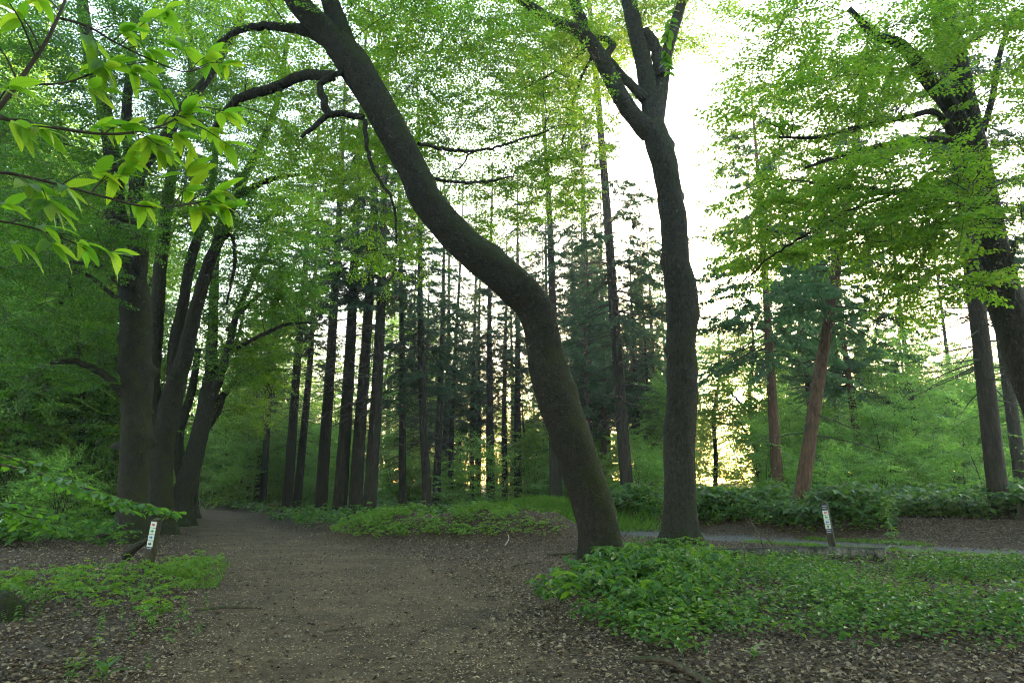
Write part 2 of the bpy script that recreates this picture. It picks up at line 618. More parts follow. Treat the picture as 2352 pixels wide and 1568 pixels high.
M_LOG_END = plain_mat('log_end', (.16, .12, .08), .8, .35, 30)


# ------------------------------------------------------------------ terrain
def gauss(x, y, cx, cy, sx, sy, rot=0):
    c, s = math.cos(rot), math.sin(rot)
    dx, dy = x - cx, y - cy
    a, b = dx * c + dy * s, -dx * s + dy * c
    return np.exp(-(a / sx) ** 2 - (b / sy) ** 2)


PATH = np.array([(-.4, -3), (-.9, 3), (-1.3, 6), (-2.0, 9.5), (-3.4, 13.6), (-6.0, 18.5), (-9.3, 24.5), (-12.8, 31), (-16.8, 39.5), (-21.8, 49), (-28.5, 57.5), (-42, 66)])
PATH_W = np.array([1.7, 1.7, 1.75, 1.9, 2.1, 2.0, 1.75, 1.6, 1.5, 1.4, 1.3, 1.2])
GRAVEL = np.array([(-1.5, 30.5), (1.5, 28), (4.2, 25.2), (7.5, 21.8), (10.5, 18.6), (13.5, 16.2), (18, 13.5), (26, 10)])
GRAVEL_W = np.array([.9, 1.0, 1.0, 1.0, 1.05, 1.1, 1.2, 1.2])


def line_dist(x, y, line, w):
    """Distance to a polyline minus its local half width."""
    best = np.full(np.shape(x), 1e9)
    for i in range(len(line) - 1):
        a, b = line[i], line[i + 1]
        d = b - a
        t = np.clip(((x - a[0]) * d[0] + (y - a[1]) * d[1]) / d.dot(d), 0, 1)
        q = np.hypot(x - a[0] - d[0] * t, y - a[1] - d[1] * t) - (w[i] + (w[i + 1] - w[i]) * t)
        best = np.minimum(best, q)
    return best


def H(x, y):
    x = np.asarray(x, float); y = np.asarray(y, float)
    dp = line_dist(x, y, PATH, PATH_W)
    dg = line_dist(x, y, GRAVEL, GRAVEL_W)
    off = np.clip(np.minimum(dp, dg) / 1.2, 0, 1)
    z = .05 * smooth_noise(x, y, 3, .9) + .09 * smooth_noise(x, y, 4, .3)
    z = z * (.25 + .75 * off)
    z = z + .018 * smooth_noise(x, y, 5, 5.0)
    z = z - .03 * (1 - off)
    # the earth mound and its ridge to the left, the grassy bank behind
    m = .74 * gauss(x, y, .9, 20.0, 1.6, 1.3, .1) + .58 * gauss(x, y, -1.3, 20.8, 2.0, 1.5, -.1) + .60 * gauss(x, y, -4.0, 21.8, 2.2, 1.5, -.2)
    m = m * (1 + .15 * smooth_noise(x, y, 6, 3.2) + .11 * smooth_noise(x, y, 7, 9.0)) + .95 * gauss(x, y, 1.2, 28.2, 2.6, 1.4, .25)
    # the bramble bank beyond the gravel path
    s = np.clip((line_dist(x, y, GRAVEL, GRAVEL_W) - .9) / 2.0, 0, 1) * np.clip((x + .75 * y - 22.0) / 4, 0, 1) * np.clip((x - 1.5) / 3, 0, 1)
    bank = .62 * s * s * (3 - 2 * s)
    far = np.clip((np.hypot(x, y) - 60) / 200, 0, 1)
    return z + m * np.clip(dp / .8 + .2, 0, 1) + bank + far * 2.0


def ground_mat(name):
    m, nt, N, Lk = new_mat(name)
    out = N('ShaderNodeOutputMaterial')
    g = N('ShaderNodeNewGeometry')
    ap = N('ShaderNodeAttribute'); ap.attribute_name = 'earth'
    ag = N('ShaderNodeAttribute'); ag.attribute_name = 'gravel'

    def noise(s, d=6, r=.6):
        n = N('ShaderNodeTexNoise'); n.inputs['Scale'].default_value = s; n.inputs['Detail'].default_value = d; n.inputs['Roughness'].default_value = r
        Lk(g.outputs['Position'], n.inputs[0]); return n

    def ramp(src, stops):
        r = N('ShaderNodeValToRGB')
        els = r.color_ramp.elements
        els[0].position, els[0].color = stops[0][0], (*stops[0][1], 1)
        els[1].position, els[1].color = stops[-1][0], (*stops[-1][1], 1)
        for p, c in stops[1:-1]:
            e = els.new(p); e.color = (*c, 1)
        Lk(src, r.inputs[0]); return r

    nb, nm, nf = noise(.9), noise(7), noise(55, 5, .7)
    vo = N('ShaderNodeTexVoronoi'); vo.inputs['Scale'].default_value = 38; Lk(g.outputs['Position'], vo.inputs[0])
    sep = N('ShaderNodeSeparateColor'); Lk(vo.outputs['Color'], sep.inputs[0])
    litter = ramp(sep.outputs[0], [(0, (.02, .014, .009)), (.45, (.048, .034, .021)), (.8, (.085, .06, .038)), (1, (.20, .16, .115))])
    earth = ramp(nf.outputs[0], [(.3, (.038, .028, .017)), (.5, (.092, .071, .045)), (.72, (.20, .158, .105))])
    patch = ramp(nm.outputs[0], [(.3, (.5, .48, .46)), (.7, (1.3, 1.22, 1.15))])
    big = ramp(nb.outputs[0], [(.3, (.55, .55, .56)), (.5, (.95, .93, .9)), (.7, (1.35, 1.3, 1.22))])
    grav = ramp(nf.outputs[0], [(.3, (.045, .043, .04)), (.7, (.15, .145, .135))])

    def mixn(a, b, f, mode='MIX', fv=1.0):
        x = N('ShaderNodeMix'); x.data_type = 'RGBA'; x.blend_type = mode; x.inputs[0].default_value = fv
        if f is not None: Lk(f, x.inputs[0])
        Lk(a, x.inputs[6]); Lk(b, x.inputs[7]); return x.outputs[2]
    e2 = mixn(mixn(earth.outputs[0], patch.outputs[0], None, 'MULTIPLY'), big.outputs[0], None, 'MULTIPLY')
    l2 = mixn(litter.outputs[0], patch.outputs[0], None, 'MULTIPLY')
    c = mixn(l2, e2, ap.outputs['Fac'])
    c = mixn(c, grav.outputs[0], ag.outputs['Fac'])
    bs = N('ShaderNodeBsdfPrincipled'); bs.inputs['Roughness'].default_value = .9; bs.inputs['Specular IOR Level'].default_value = .2
    Lk(c, bs.inputs['Base Color'])
    hsum = N('ShaderNodeMath'); hsum.operation = 'ADD'; Lk(nf.outputs[0], hsum.inputs[0]); Lk(nm.outputs[0], hsum.inputs[1])
    h2 = N('ShaderNodeMath'); h2.operation = 'ADD'; Lk(hsum.outputs[0], h2.inputs[0]); Lk(sep.outputs[1], h2.inputs[1])
    bp = N('ShaderNodeBump'); bp.inputs['Strength'].default_value = .8; bp.inputs['Distance'].default_value = .025
    Lk(h2.outputs[0], bp.inputs['Height']); Lk(bp.outputs[0], bs.inputs['Normal'])
    Lk(bs.outputs[0], out.inputs[0])
    return m


M_GROUND = ground_mat('forest_floor')


def build_terrain():
    ang = np.radians(np.concatenate([np.arange(-180, -50, 4), np.arange(-50, 50, .3), np.arange(50, 180, 4)]))
    rr = np.concatenate([[.25], np.geomspace(1.0, 900, 210)])
    A, R = np.meshgrid(ang, rr)
    X, Y = np.sin(A) * R, np.cos(A) * R
    Z = H(X, Y)
    V = np.stack([X, Y, Z], -1).reshape(-1, 3)
    na, nr = len(ang), len(rr)
    i, j = np.meshgrid(np.arange(nr - 1), np.arange(na), indexing='ij')
    q = np.stack([i * na + j, i * na + (j + 1) % na, (i + 1) * na + (j + 1) % na, (i + 1) * na + j], -1).reshape(-1, 4)[:, ::-1]
    # centre disc under the camera closed with quads across the small ring
    wob = .45 * smooth_noise(X, Y, 21, 1.3) + .25 * smooth_noise(X, Y, 22, 4.)
    dp = (line_dist(X, Y, PATH, PATH_W) + wob * .6).ravel()
    dg = (line_dist(X, Y, GRAVEL, GRAVEL_W) + wob * .25).ravel()
    earth = np.clip(.5 - dp / .9, 0, 1)
    side = (.8 * gauss(X, Y, 1.2, 13.5, 3.2, 3.4)).ravel()         # trodden, nearly bare ground between path and leaning beech
    earth = np.clip(earth + side * (.6 + .5 * smooth_noise(X, Y, 23, 2.).ravel()), 0, 1)
    grav = np.clip(.5 - dg / .35, 0, 1)
    pq = dp[q].mean(1) < 0
    gq = (dg[q].mean(1) < 0) & ~pq
    for name, sel in (('ground', ~pq & ~gq), ('footpath', pq), ('gravel_path', gq)):
        f = q[sel]
        used, inv = np.unique(f, return_inverse=True)
        me = mesh_poly(name, V[used], inv.reshape(-1, 4), M_GROUND, True)
        for an, arr in (('earth', earth), ('gravel', grav)):
            a = me.attributes.new(an, 'FLOAT', 'POINT')
            a.data.foreach_set('value', np.ascontiguousarray(arr[used], np.float32))
        tag(link(name, me), kind='structure')


build_terrain()


def on_ground(p, dz=0.0):
    q = np.array(p, float)
    q[2] = float(H(q[0:1], q[1:2])[0]) + dz
    return q


# ------------------------------------------------------------------ the beeches one can tell apart
def beech(name, label, trunk, Y, limbs, vols, seed, bark=None, leafm=None, templates=None, rich=True, flare=.55, burls=(), bump=.06,
          scale=1.0, seg=28, spacing=.34, twig=True, keep=None, cat='tree', thin=(), group=None, base_drop=.25, dens=2.9):
    """trunk / limbs / thin: picture polylines (u, v, width); vols: (u, v, Y, rx, ry, rz, branches)."""
    bark = bark or M_BEECH_BARK
    leafm = leafm or M_BEECH
    rng = np.random.default_rng(seed)
    pts, rad = px_path(trunk, Y)
    g = on_ground(pts[0])
    root = thing(name, label, cat, tuple(g), group)
    pts[0][2] = g[2] - base_drop
    P, R = resample(pts, rad, .1)
    v, f = tube(P, R, seg, bump, flare, burls, seed)
    link('trunk', mesh_poly('trunk', v, f, bark, True), root)
    sk, skr = [P[int(len(P) * .35):]], [R[int(len(P) * .35):]]
    for i, (lp, ly) in enumerate(limbs):
        lpts, lr = px_path(lp, ly)
        lP, lR = resample(lpts, lr, .12)
        v, f = tube(lP, lR, 14, bump * 1.1, 0, (), seed + i + 1)
        link('limb', mesh_poly('limb', v, f, bark, True), root)
        sk.append(lP[2:]); skr.append(lR[2:])
    tw = []
    for i, (lp, ly) in enumerate(thin):
        lpts, lr = px_path(lp, ly)
        lP, lR = resample(lpts, lr, .1)
        lP[1:-1] += rng.normal(0, .012, lP[1:-1].shape)
        v, f = tube(lP, lR, 9, .1, 0, (), seed + 40 + i)
        link('branch', mesh_poly('branch', v, f, bark, True), root)
        sk.append(lP[2:]); skr.append(lR[2:])
    sk = np.vstack(sk); skr = np.concatenate(skr)
    vv = [(at(u, v_, y), (rx, ry, rz), int(n * dens)) for (u, v_, y, rx, ry, rz, n) in vols]
    (wv, wf), lv = grow_crown(sk, skr, vv, rng, templates or SPRAYS, scale, spacing, twig, keep=keep)
    link('twigs', mesh_poly('twigs', wv, wf, M_TWIG, True), root)
    link('crown', leaf_mesh('crown', lv, leafm, rich, seed), root)
    return root


def sky_gap(p):
    """Keeps the open patch of sky beside the forked beech free of its own leaves."""
    u, v = project(p[:, 0], p[:, 1], p[:, 2])
    return ~((u > 1530) & (u < 1740 - .12 * (v - 100)) & (v > 120) & (v < 560)) & ~((u > 1400) & (u < 1500) & (v > 215) & (v < 560))


def off_trunk(p):
    """Few leaves hang right in front of the spreading beech's own trunk."""
    u, v = project(p[:, 0], p[:, 1], p[:, 2])
    tu = np.interp(v, [80, 170, 270, 360, 450, 560, 660, 760], [2190, 2205, 2222, 2238, 2256, 2278, 2300, 2330])
    r = np.random.default_rng(3).random(len(p))
    return ~((np.abs(u - 30 - tu) < 62) & (v > 110) & (v < 760) & (p[:, 1] < 13.2) & (r < .88))


beech('leaning_beech', 'mossy beech trunk that leans and bends far over the earth path', [
    (1386, 1292, 98), (1378, 1230, 92), (1362, 1160, 92), (1335, 1080, 92), (1300, 975, 94), (1268, 880, 90), (1250, 800, 80), (1240, 740, 78),
    (1222, 695, 84), (1185, 655, 86), (1120, 603, 84), (1060, 555, 76), (1010, 500, 72), (972, 450, 74), (945, 385, 70), (905, 305, 70), (860, 225, 72),
    (815, 150, 76), (775, 100, 66)], [14.3, 14.1, 13.8, 13.6],
    [([(780, 108, 60), (735, 62, 56), (690, 15, 52), (655, -40, 48), (600, -130, 40)], [13.6, 13.2]),
     ([(800, 125, 48), (785, 75, 44), (762, 15, 42), (745, -50, 38), (730, -140, 30)], [13.6, 14])],
    [(680, -60, 13.5, 3.5, 2.5, 1.6, 26), (1000, 60, 16.5, 3.6, 3, 2, 34), (1120, 260, 17.5, 3.4, 3, 1.7, 34), (860, 330, 17, 2.4, 3, 1.6, 26), (640, 200, 15, 1.6, 2.5, 1.5, 14),
     (1040, 450, 18.5, 2.2, 2.5, 1.1, 14), (880, 20, 15, 2.5, 2.5, 1.5, 14), (1200, 420, 19.5, 2.0, 2.5, 1.6, 14), (720, 420, 18, 1.6, 2.5, 1.6, 14), (900, 560, 19, 1.4, 2, .8, 7), (1220, 90, 18.5, 2.4, 3, 1.8, 16)], 101,
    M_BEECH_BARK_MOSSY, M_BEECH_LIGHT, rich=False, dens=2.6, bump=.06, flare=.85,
    burls=[(4.6, 3.6, .07, .12), (7.2, 0.2, .06, .16), (6.3, 3.0, .05, .2), (2.9, 3.2, .06, .2), (9.5, .3, .06, .15), (3.9, 0.0, .05, .18)],
    thin=[([(745, 95, 26), (700, 72, 24), (640, 62, 20), (560, 66, 16), (500, 100, 10)], 13.6),
          ([(835, 270, 16), (790, 262, 15), (755, 262, 17), (745, 228, 18), (735, 195, 15), (770, 172, 14), (790, 168, 12)], 13.5),
          ([(755, 262, 14), (725, 290, 12), (692, 316, 7)], 13.5),
          ([(838, 275, 12), (842, 330, 10), (862, 395, 8), (905, 470, 6), (910, 560, 4)], 13.4),
          ([(765, 175, 26), (700, 175, 24), (620, 205, 22), (545, 230, 20), (490, 300, 14)], [13.6, 14.5]),
          ([(960, 330, 9), (1040, 345, 8), (1130, 340, 6), (1260, 300, 4)], [13.8, 16]),
          ([(985, 410, 8), (1080, 420, 7), (1180, 405, 4)], [13.8, 15.5])])

beech('forked_beech', 'tall straight beech trunk forking into several stems against the white sky', [
    (1560, 1256, 84), (1561, 1200, 76), (1562, 1120, 70), (1562, 1000, 70), (1567, 880, 70), (1564, 780, 68), (1566, 715, 72), (1564, 660, 72), (1552, 600, 62), (1549, 545, 60),
    (1546, 500, 60), (1536, 430, 56), (1528, 385, 58), (1512, 330, 58), (1498, 285, 54)], [18, 17.6],
    [([(1494, 305, 50), (1452, 262, 40), (1425, 222, 38), (1388, 150, 36), (1352, 92, 34), (1310, 62, 28), (1250, 38, 24), (1180, -15, 20), (1110, -70, 14)], [17.6, 17]),
     ([(1500, 295, 46), (1494, 230, 42), (1478, 150, 40), (1458, 60, 36), (1440, -30, 34), (1425, -140, 26)], 17.7),
     ([(1503, 290, 44), (1512, 230, 38), (1522, 180, 30), (1532, 120, 27), (1552, 55, 24), (1575, -25, 20), (1600, -110, 14)], [17.6, 18]),
     ([(1352, 100, 26), (1338, 55, 26), (1318, 0, 24), (1300, -70, 18)], 17.3)],
    [(1330, -20, 18, 3.2, 3, 1.6, 30), (1240, 170, 19, 2.6, 3, 1.8, 26), (1560, -10, 18.5, 2.0, 2.5, .9, 16), (1290, 390, 19.5, 1.3, 2, 1.5, 10), (1430, 60, 20, 1.8, 2.5, 1.3, 12),
     (1600, 150, 18, .9, 1, .8, 5)], 202,
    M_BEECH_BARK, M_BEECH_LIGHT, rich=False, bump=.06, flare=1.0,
    burls=[(11.2, 0.1, .12, .16), (6.4, .2, .08, .22), (4.8, .1, .06, .14), (7.9, 2.9, .07, .15), (9.7, 0.1, .07, .12), (5.4, 3.2, .07, .12), (3.3, 3.1, .05, .25)], keep=sky_gap,
    thin=[([(1482, 228, 26), (1445, 192, 22), (1412, 155, 20), (1394, 130, 17), (1408, 104, 17), (1396, 90, 14), (1362, 86, 12), (1354, 108, 10)], 17.6),
          ([(1520, 175, 30), (1505, 110, 26), (1480, 70, 24)], 17.6),
          ([(1348, 110, 9), (1300, 150, 7), (1230, 190, 5), (1150, 230, 3)], [17.4, 19]),
          ([(1360, 130, 8), (1330, 190, 6), (1310, 260, 5), (1290, 330, 4)], [17.4, 19.5])])

beech('old_beech', 'stout knobbly old beech directly behind the waymark post on the left', [
    (306, 1240, 70), (306, 1170, 66), (308, 1090, 64), (314, 1010, 68), (312, 950, 62), (316, 880, 66), (312, 820, 66), (312, 760, 66), (310, 700, 64), (306, 650, 60), (298, 600, 52), (280, 540, 46)],
    [20.6, 20.6],
    [([(285, 560, 46), (268, 500, 44), (262, 430, 40), (255, 330, 34), (225, 200, 30), (200, 90, 28), (185, -40, 22)], [20.6, 20]),
     ([(310, 665, 38), (322, 600, 34), (318, 500, 32), (312, 440, 30), (330, 380, 28), (372, 330, 26), (420, 250, 22), (470, 190, 20), (520, 110, 16), (560, 20, 12)], [20.6, 19]),
     ([(312, 450, 26), (300, 360, 24), (290, 280, 22), (300, 150, 18), (310, 20, 14)], [20.6, 21])],
    [(150, 300, 19, 4, 4, 2.8, 50), (350, 120, 20, 4, 4, 2.6, 40), (80, 620, 19, 3.2, 3, 2, 26), (120, 830, 20, 2.2, 3, 1.2, 14), (420, 420, 22, 2.4, 3, 2.2, 20), (60, 60, 18, 3.4, 4, 2.4, 34), (230, 500, 18, 2.0, 2.0, 1.2, 12)], 303,
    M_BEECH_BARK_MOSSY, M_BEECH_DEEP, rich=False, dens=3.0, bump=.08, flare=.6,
    burls=[(3.05, 3.4, .34, .10), (3.1, .2, .17, .11), (5.2, .1, .22, .15), (5.4, 3.2, .16, .15), (3.7, 5.0, .14, .12), (4.0, .1, .14, .09), (6.4, 3.2, .1, .2), (2.2, 1.5, .1, .3)],
    thin=[([(285, 908, 20), (250, 870, 19), (215, 845, 17), (170, 828, 14), (115, 832, 10)], [20.4, 19.5]),
          ([(285, 700, 12), (240, 660, 10), (190, 625, 8), (140, 605, 5)], 20),
          ([(290, 660, 18), (262, 640, 15), (225, 612, 12), (150, 600, 8)], 20)])

beech('twin_beech', 'grey beech splitting low into upright stems behind the stout old beech', [
    (372, 1216, 66), (372, 1160, 52), (372, 1080, 48), (374, 1010, 52), (392, 930, 48), (408, 870, 44)], 24.6,
    [([(405, 885, 40), (428, 800, 36), (452, 700, 30), (482, 600, 26), (512, 530, 24), (545, 440, 20), (600, 330, 16), (640, 220, 12), (660, 80, 9)], [24.6, 23.5]),
     ([(398, 905, 36), (402, 800, 28), (424, 680, 24), (440, 590, 22), (470, 500, 18), (490, 400, 15), (500, 250, 11)], [24.6, 25]),
     ([(370, 1000, 40), (352, 900, 32), (358, 760, 30), (370, 600, 28), (382, 480, 26), (400, 380, 22), (430, 280, 18), (440, 150, 14), (430, 0, 10)], [24.6, 24])],
    [(480, 200, 24, 4, 4, 3, 54), (600, 330, 23, 2.6, 3, 2.2, 24), (560, 520, 24, 2.5, 3, 2.0, 20), (540, 40, 22, 3.5, 4, 2.2, 26), (470, 700, 27, 2, 2.5, 1.6, 10)], 404,
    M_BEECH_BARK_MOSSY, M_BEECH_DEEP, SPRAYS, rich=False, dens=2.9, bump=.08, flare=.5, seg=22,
    thin=[([(545, 450, 16), (590, 425, 14), (650, 405, 11), (710, 400, 7)], [23.6, 22]),
          ([(500, 560, 12), (530, 540, 10), (540, 600, 8), (520, 700, 5)], 24)])

beech('dark_beech', 'dark beech leaning toward the path, third along its left edge', [
    (414, 1196, 60), (420, 1150, 46), (436, 1080, 42), (458, 1000, 40), (474, 930, 36), (486, 850, 30)], 30,
    [([(486, 860, 28), (488, 760, 22), (492, 660, 20), (500, 560, 16), (520, 440, 12)], 30),
     ([(470, 945, 26), (500, 880, 20), (530, 780, 16), (545, 720, 14), (580, 640, 12), (620, 560, 8)], [30, 29]),
     ([(420, 1110, 30), (410, 1000, 24), (440, 900, 18), (455, 800, 14)], 30.5)],
    [(560, 620, 30, 3.4, 4, 2.6, 34), (640, 520, 29, 2.6, 3, 2.4, 24), (560, 830, 30, 2.0, 3, 1.5, 16), (660, 660, 28, 1.8, 3, 1.4, 14), (520, 420, 30, 3, 3, 2, 18)], 505,
    M_BEECH_BARK, M_BEECH, SPRAYS_BIG, rich=False, bump=.08, flare=.5, seg=18, spacing=.42,
    thin=[([(545, 800, 10), (600, 770, 9), (660, 745, 7), (720, 740, 4)], 29), ([(520, 760, 10), (580, 690, 9), (640, 650, 6)], 29.5)])

beech('arching_beech', 'slim beech with thin limbs arching over the far end of the path', [
    (436, 1182, 40), (440, 1120, 30), (452, 1040, 26), (470, 960, 24)], 36,
    [([(470, 965, 22), (510, 910, 15), (560, 870, 12), (610, 850, 8), (660, 850, 5)], 36),
     ([(472, 955, 18), (500, 860, 13), (540, 790, 9), (560, 720, 6)], 36),
     ([(462, 1000, 16), (500, 950, 11), (520, 900, 9), (560, 840, 6)], 35)],
    [(560, 830, 36, 2.6, 3, 1.5, 24), (610, 740, 35, 2.6, 3, 1.8, 24), (540, 930, 37, 1.7, 3, 1.0, 12)], 606,
    M_BEECH_BARK, M_BEECH, SPRAYS_BIG, rich=False, flare=.5, seg=14, spacing=.42, twig=False)

beech('spreading_beech', 'big beech at the right edge spreading bright leaf layers over the gravel path', [
    (2452, 1190, 104), (2436, 1080, 92), (2404, 960, 86), (2362, 860, 78), (2330, 760, 74), (2300, 660, 70), (2278, 560, 66), (2256, 450, 62), (2238, 360, 58), (2222, 270, 50), (2205, 170, 42), (2190, 80, 34)],
    [13.6, 13.2],
    [([(2195, 110, 30), (2180, 20, 26), (2160, -80, 20)], 13.2),
     ([(2228, 320, 34), (2180, 240, 36), (2130, 180, 34), (2070, 105, 26), (2010, 80, 20), (1950, 20, 12)], [13.2, 12.4]),
     ([(2258, 300, 16), (2278, 230, 14), (2295, 130, 12), (2330, 20, 9)], 13.2),
     ([(2212, 350, 20), (2160, 320, 15), (2050, 330, 13), (1940, 355, 10), (1850, 385, 6)], [13.2, 12.2]),
     ([(2200, 330, 18), (2150, 260, 14), (2080, 270, 12), (1980, 290, 10), (1880, 315, 8), (1790, 315, 5)], [13.2, 12])],
    [(2010, 90, 12.6, 3.0, 2.6, 1.3, 46), (1880, 290, 12.4, 1.9, 2.4, .9, 30), (2230, 120, 12, 1.9, 2.2, 1.4, 34), (1820, 120, 13.5, 1.2, 2, .9, 12), (2080, 460, 11.2, 1.5, 1.8, .7, 30), (2260, 470, 10.4, 1.4, 1.6, .8, 36),
     (1850, 470, 13, 1.5, 2, .8, 20), (2150, 620, 11.5, 1.0, 1.4, .5, 12), (2330, 300, 11, 1.2, 1.6, 1.2, 20), (1760, 560, 14, 1.0, 1.6, .6, 10), (2280, 650, 11, .7, 1, .3, 6)], 707,
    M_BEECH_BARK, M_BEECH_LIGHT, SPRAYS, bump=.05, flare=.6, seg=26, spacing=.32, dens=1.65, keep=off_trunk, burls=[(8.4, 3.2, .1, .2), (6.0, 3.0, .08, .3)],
    thin=[([(2130, 470, 12), (2040, 438, 13), (1940, 430, 10), (1860, 420, 5)], 12),
          ([(2060, 440, 10), (1960, 480, 9), (1850, 540, 6), (1760, 600, 4), (1660, 690, 2)], [12, 14]),
          ([(2330, 560, 13), (2320, 600, 12), (2334, 640, 10), (2326, 690, 8)], 13)])


SUN_GAP = math.cos(math.radians(.6))
beech('sunlit_sapling', 'slender sapling with golden backlit leaves around the low sun', [(1745, 1128, 15), (1740, 1050, 13), (1728, 980, 12), (1722, 900, 10), (1730, 820, 8), (1728, 740, 5)], 40, [],
      [(1690, 930, 39, 2.6, 2, 1.6, 26), (1720, 800, 41, 2.8, 2, 1.8, 22), (1650, 860, 40, 1.8, 2, 2.0, 14), (1750, 990, 40, 2.0, 2, 1.6, 14)], 811,
      M_BEECH_BARK, M_WOODLAND, SPRAYS_BIG, rich=False, flare=.3, seg=8, spacing=.42, twig=False, dens=5,
      thin=[([(1735, 850, 5), (1790, 800, 4), (1850, 775, 2)], 40), ([(1728, 960, 6), (1670, 890, 5), (1640, 860, 3)], 40), ([(1740, 1040, 5), (1690, 960, 4), (1640, 930, 3)], 39)])
beech('sunlit_sapling', 'thin bare-stemmed sapling just left of the low sun', [(1640, 1132, 12), (1644, 1050, 10), (1640, 960, 9), (1652, 860, 7), (1650, 760, 5)], 44, [],
      [(1640, 800, 44, 2.2, 2, 2.0, 16), (1680, 980, 44, 2.2, 2, 1.2, 14), (1700, 880, 46, 2.2, 2, 1.6, 14)], 812,
      M_BEECH_BARK, M_WOODLAND, SPRAYS_BIG, rich=False, flare=.3, seg=8, spacing=.42, twig=False, dens=6)


# ------------------------------------------------------------------ conifers
def frond_template(rng, n=64, length=.8, w=.03, hang=.25):
    P, A, N, L = [], [], [], []
    for i in range(n):
        t = rng.random()
        s = 1 if rng.random() < .5 else -1
        ang = s * rng.uniform(.5, 1.1)
        P.append((t * length, rng.normal(0, .02), rng.normal(0, .02) - .1 * t * t))
        A.append((math.cos(ang), math.sin(ang), -hang * rng.uniform(.2, 2.0)))
        N.append((rng.normal(0, .5), rng.normal(0, .5), 1))
        L.append(rng.uniform(.5, 1) * .34 * (1.1 - t * .7))
    return np.array(P), unit(np.array(A)), unit(np.array(N)), np.array(L)


FRONDS = [frond_template(_tr) for _ in range(5)]
FRONDS_HANG = [frond_template(_tr, 50, .8, .03, .7) for _ in range(5)]


def conifer(name, H_, r0, live0, dead0, blen, nlive, ndead, seed, bark, needle, fronds, lean=0.0, cat='tree', wr=.15, top_taper=.9):
    rng = np.random.default_rng(seed)
    root = thing(name, 'conifer', cat)
    n = 40
    z = np.linspace(0, H_, n)
    pts = np.stack([.10 * np.sin(z * .22 + seed) - .1 * math.sin(seed) + lean * z, .10 * np.sin(z * .17 + seed * 2) - .1 * math.sin(seed * 2), z - .25], -1)
    rad = r0 * (1 - .92 * (z / H_) ** 1.15) + .01
    P, R = resample(pts, rad, .35)
    v, f = tube(P, R, 14, .035, .45, (), seed)
    link('trunk', mesh_poly('trunk', v, f, bark, True), root, False)
    wood, pos, dirs, ups, sc = [], [], [], [], []

    def axis_at(zz):
        return np.array([np.interp(zz, z - .25, pts[:, 0]), np.interp(zz, z - .25, pts[:, 1]), zz])
    dead = []
    for _ in range(ndead):
        zz = dead0 + (live0 + 3 - dead0) * rng.random() ** .7
        a = rng.uniform(0, 6.28)
        ln = blen * rng.uniform(.35, .85)
        S = axis_at(zz)
        d = np.array([math.cos(a), math.sin(a), rng.uniform(-.35, .12)])
        t = np.linspace(0, 1, 6)[:, None]
        C = S + d * ln * t + np.array([0, 0, -.12 * ln]) * t ** 2 + rng.normal(0, .03, (6, 3)) * t
        dead.append(tube(C, np.linspace(.026, .006, 6), 4, cap=False))
        for _ in range(rng.integers(2, 6)):
            k = rng.integers(2, 6)
            e = C[k] + unit(d * .6 + rng.normal(0, .6, 3)) * ln * rng.uniform(.12, .3)
            dead.append(tube(np.array([C[k], (C[k] + e) / 2, e]), [.008, .006, .003], 3, cap=False))
    for i in range(nlive):
        fr = (i + rng.random()) / nlive
        zz = live0 + (H_ - .4 - live0) * fr
        a = rng.uniform(0, 6.28)
        ln = blen * (1 - top_taper * fr) * rng.uniform(.65, 1.15) + .25
        S = axis_at(zz)
        d = np.array([math.cos(a), math.sin(a), rng.uniform(-.5, .3) + .3 * fr])
        t = np.linspace(0, 1, 7)[:, None]
        C = S + d * ln * t + np.array([0, 0, -.25 * ln * rng.uniform(.3, 1.6)]) * t ** 1.6 + np.array([0, 0, .14 * ln]) * t ** 4 + rng.normal(0, .05, (7, 3)) * t
        wood.append(tube(C, np.linspace(.012 + .006 * ln, .004, 7), 4, cap=False))
        m = max(2, int(ln / .24))
        for q in range(m):
            tt = .2 + .8 * (q + rng.random()) / m
            x = tt * 6
            i0 = min(int(x), 5)
            p = C[i0] + (C[i0 + 1] - C[i0]) * (x - i0)
            sgn = 1 if q % 2 else -1
            side = np.array([-d[1], d[0], 0]) * sgn
            pos.append(p)
            dirs.append(d * rng.uniform(.5, 1) + side * rng.uniform(.2, 1.1) + np.array([0, 0, rng.normal(-.25, .3)]))
            ups.append(np.array([rng.normal(0, .5), rng.normal(0, .5), 1]))
            sc.append(rng.uniform(.6, 1.2) * (1 - .35 * tt) * min(1.15, .45 + ln * .25))
    if dead:
        v, f = join(dead)
        link('dead_branches', mesh_poly('dead_branches', v, f, M_TWIG, True), root, False)['kind'] = 'stuff'
    v, f = join(wood)
    link('branches', mesh_poly('branches', v, f, M_TWIG, True), root, False)['kind'] = 'stuff'
    lv = place_templates(fronds, *map(np.array, (pos, dirs, ups, sc)), rng, wr)
    link('crown', leaf_mesh('crown', lv, needle, False, seed, droop=.15), root, False)
    return root


FIR = [conifer('douglas_fir', 31, .35, 12.0, 4.5, 3.6, 115, 80, 1, M_CONIFER_BARK, M_NEEDLE, FRONDS),
       conifer('douglas_fir', 29, .33, 11.0, 4.0, 3.4, 115, 80, 2, M_CONIFER_BARK, M_NEEDLE, FRONDS),
       conifer('douglas_fir', 30, .24, 7.0, 3.0, 3.2, 120, 80, 3, M_CONIFER_BARK, M_NEEDLE, FRONDS)]
LARCH = [conifer('larch', 23, .27, 7.4, 7.0, 4.6, 140, 8, 4, M_PINE_BARK, M_LARCH, FRONDS_HANG, wr=.28, top_taper=.72),
         conifer('larch', 21, .25, 7.0, 2.5, 3.8, 130, 24, 5, M_PINE_BARK, M_LARCH, FRONDS_HANG, wr=.2)]
USED = set()


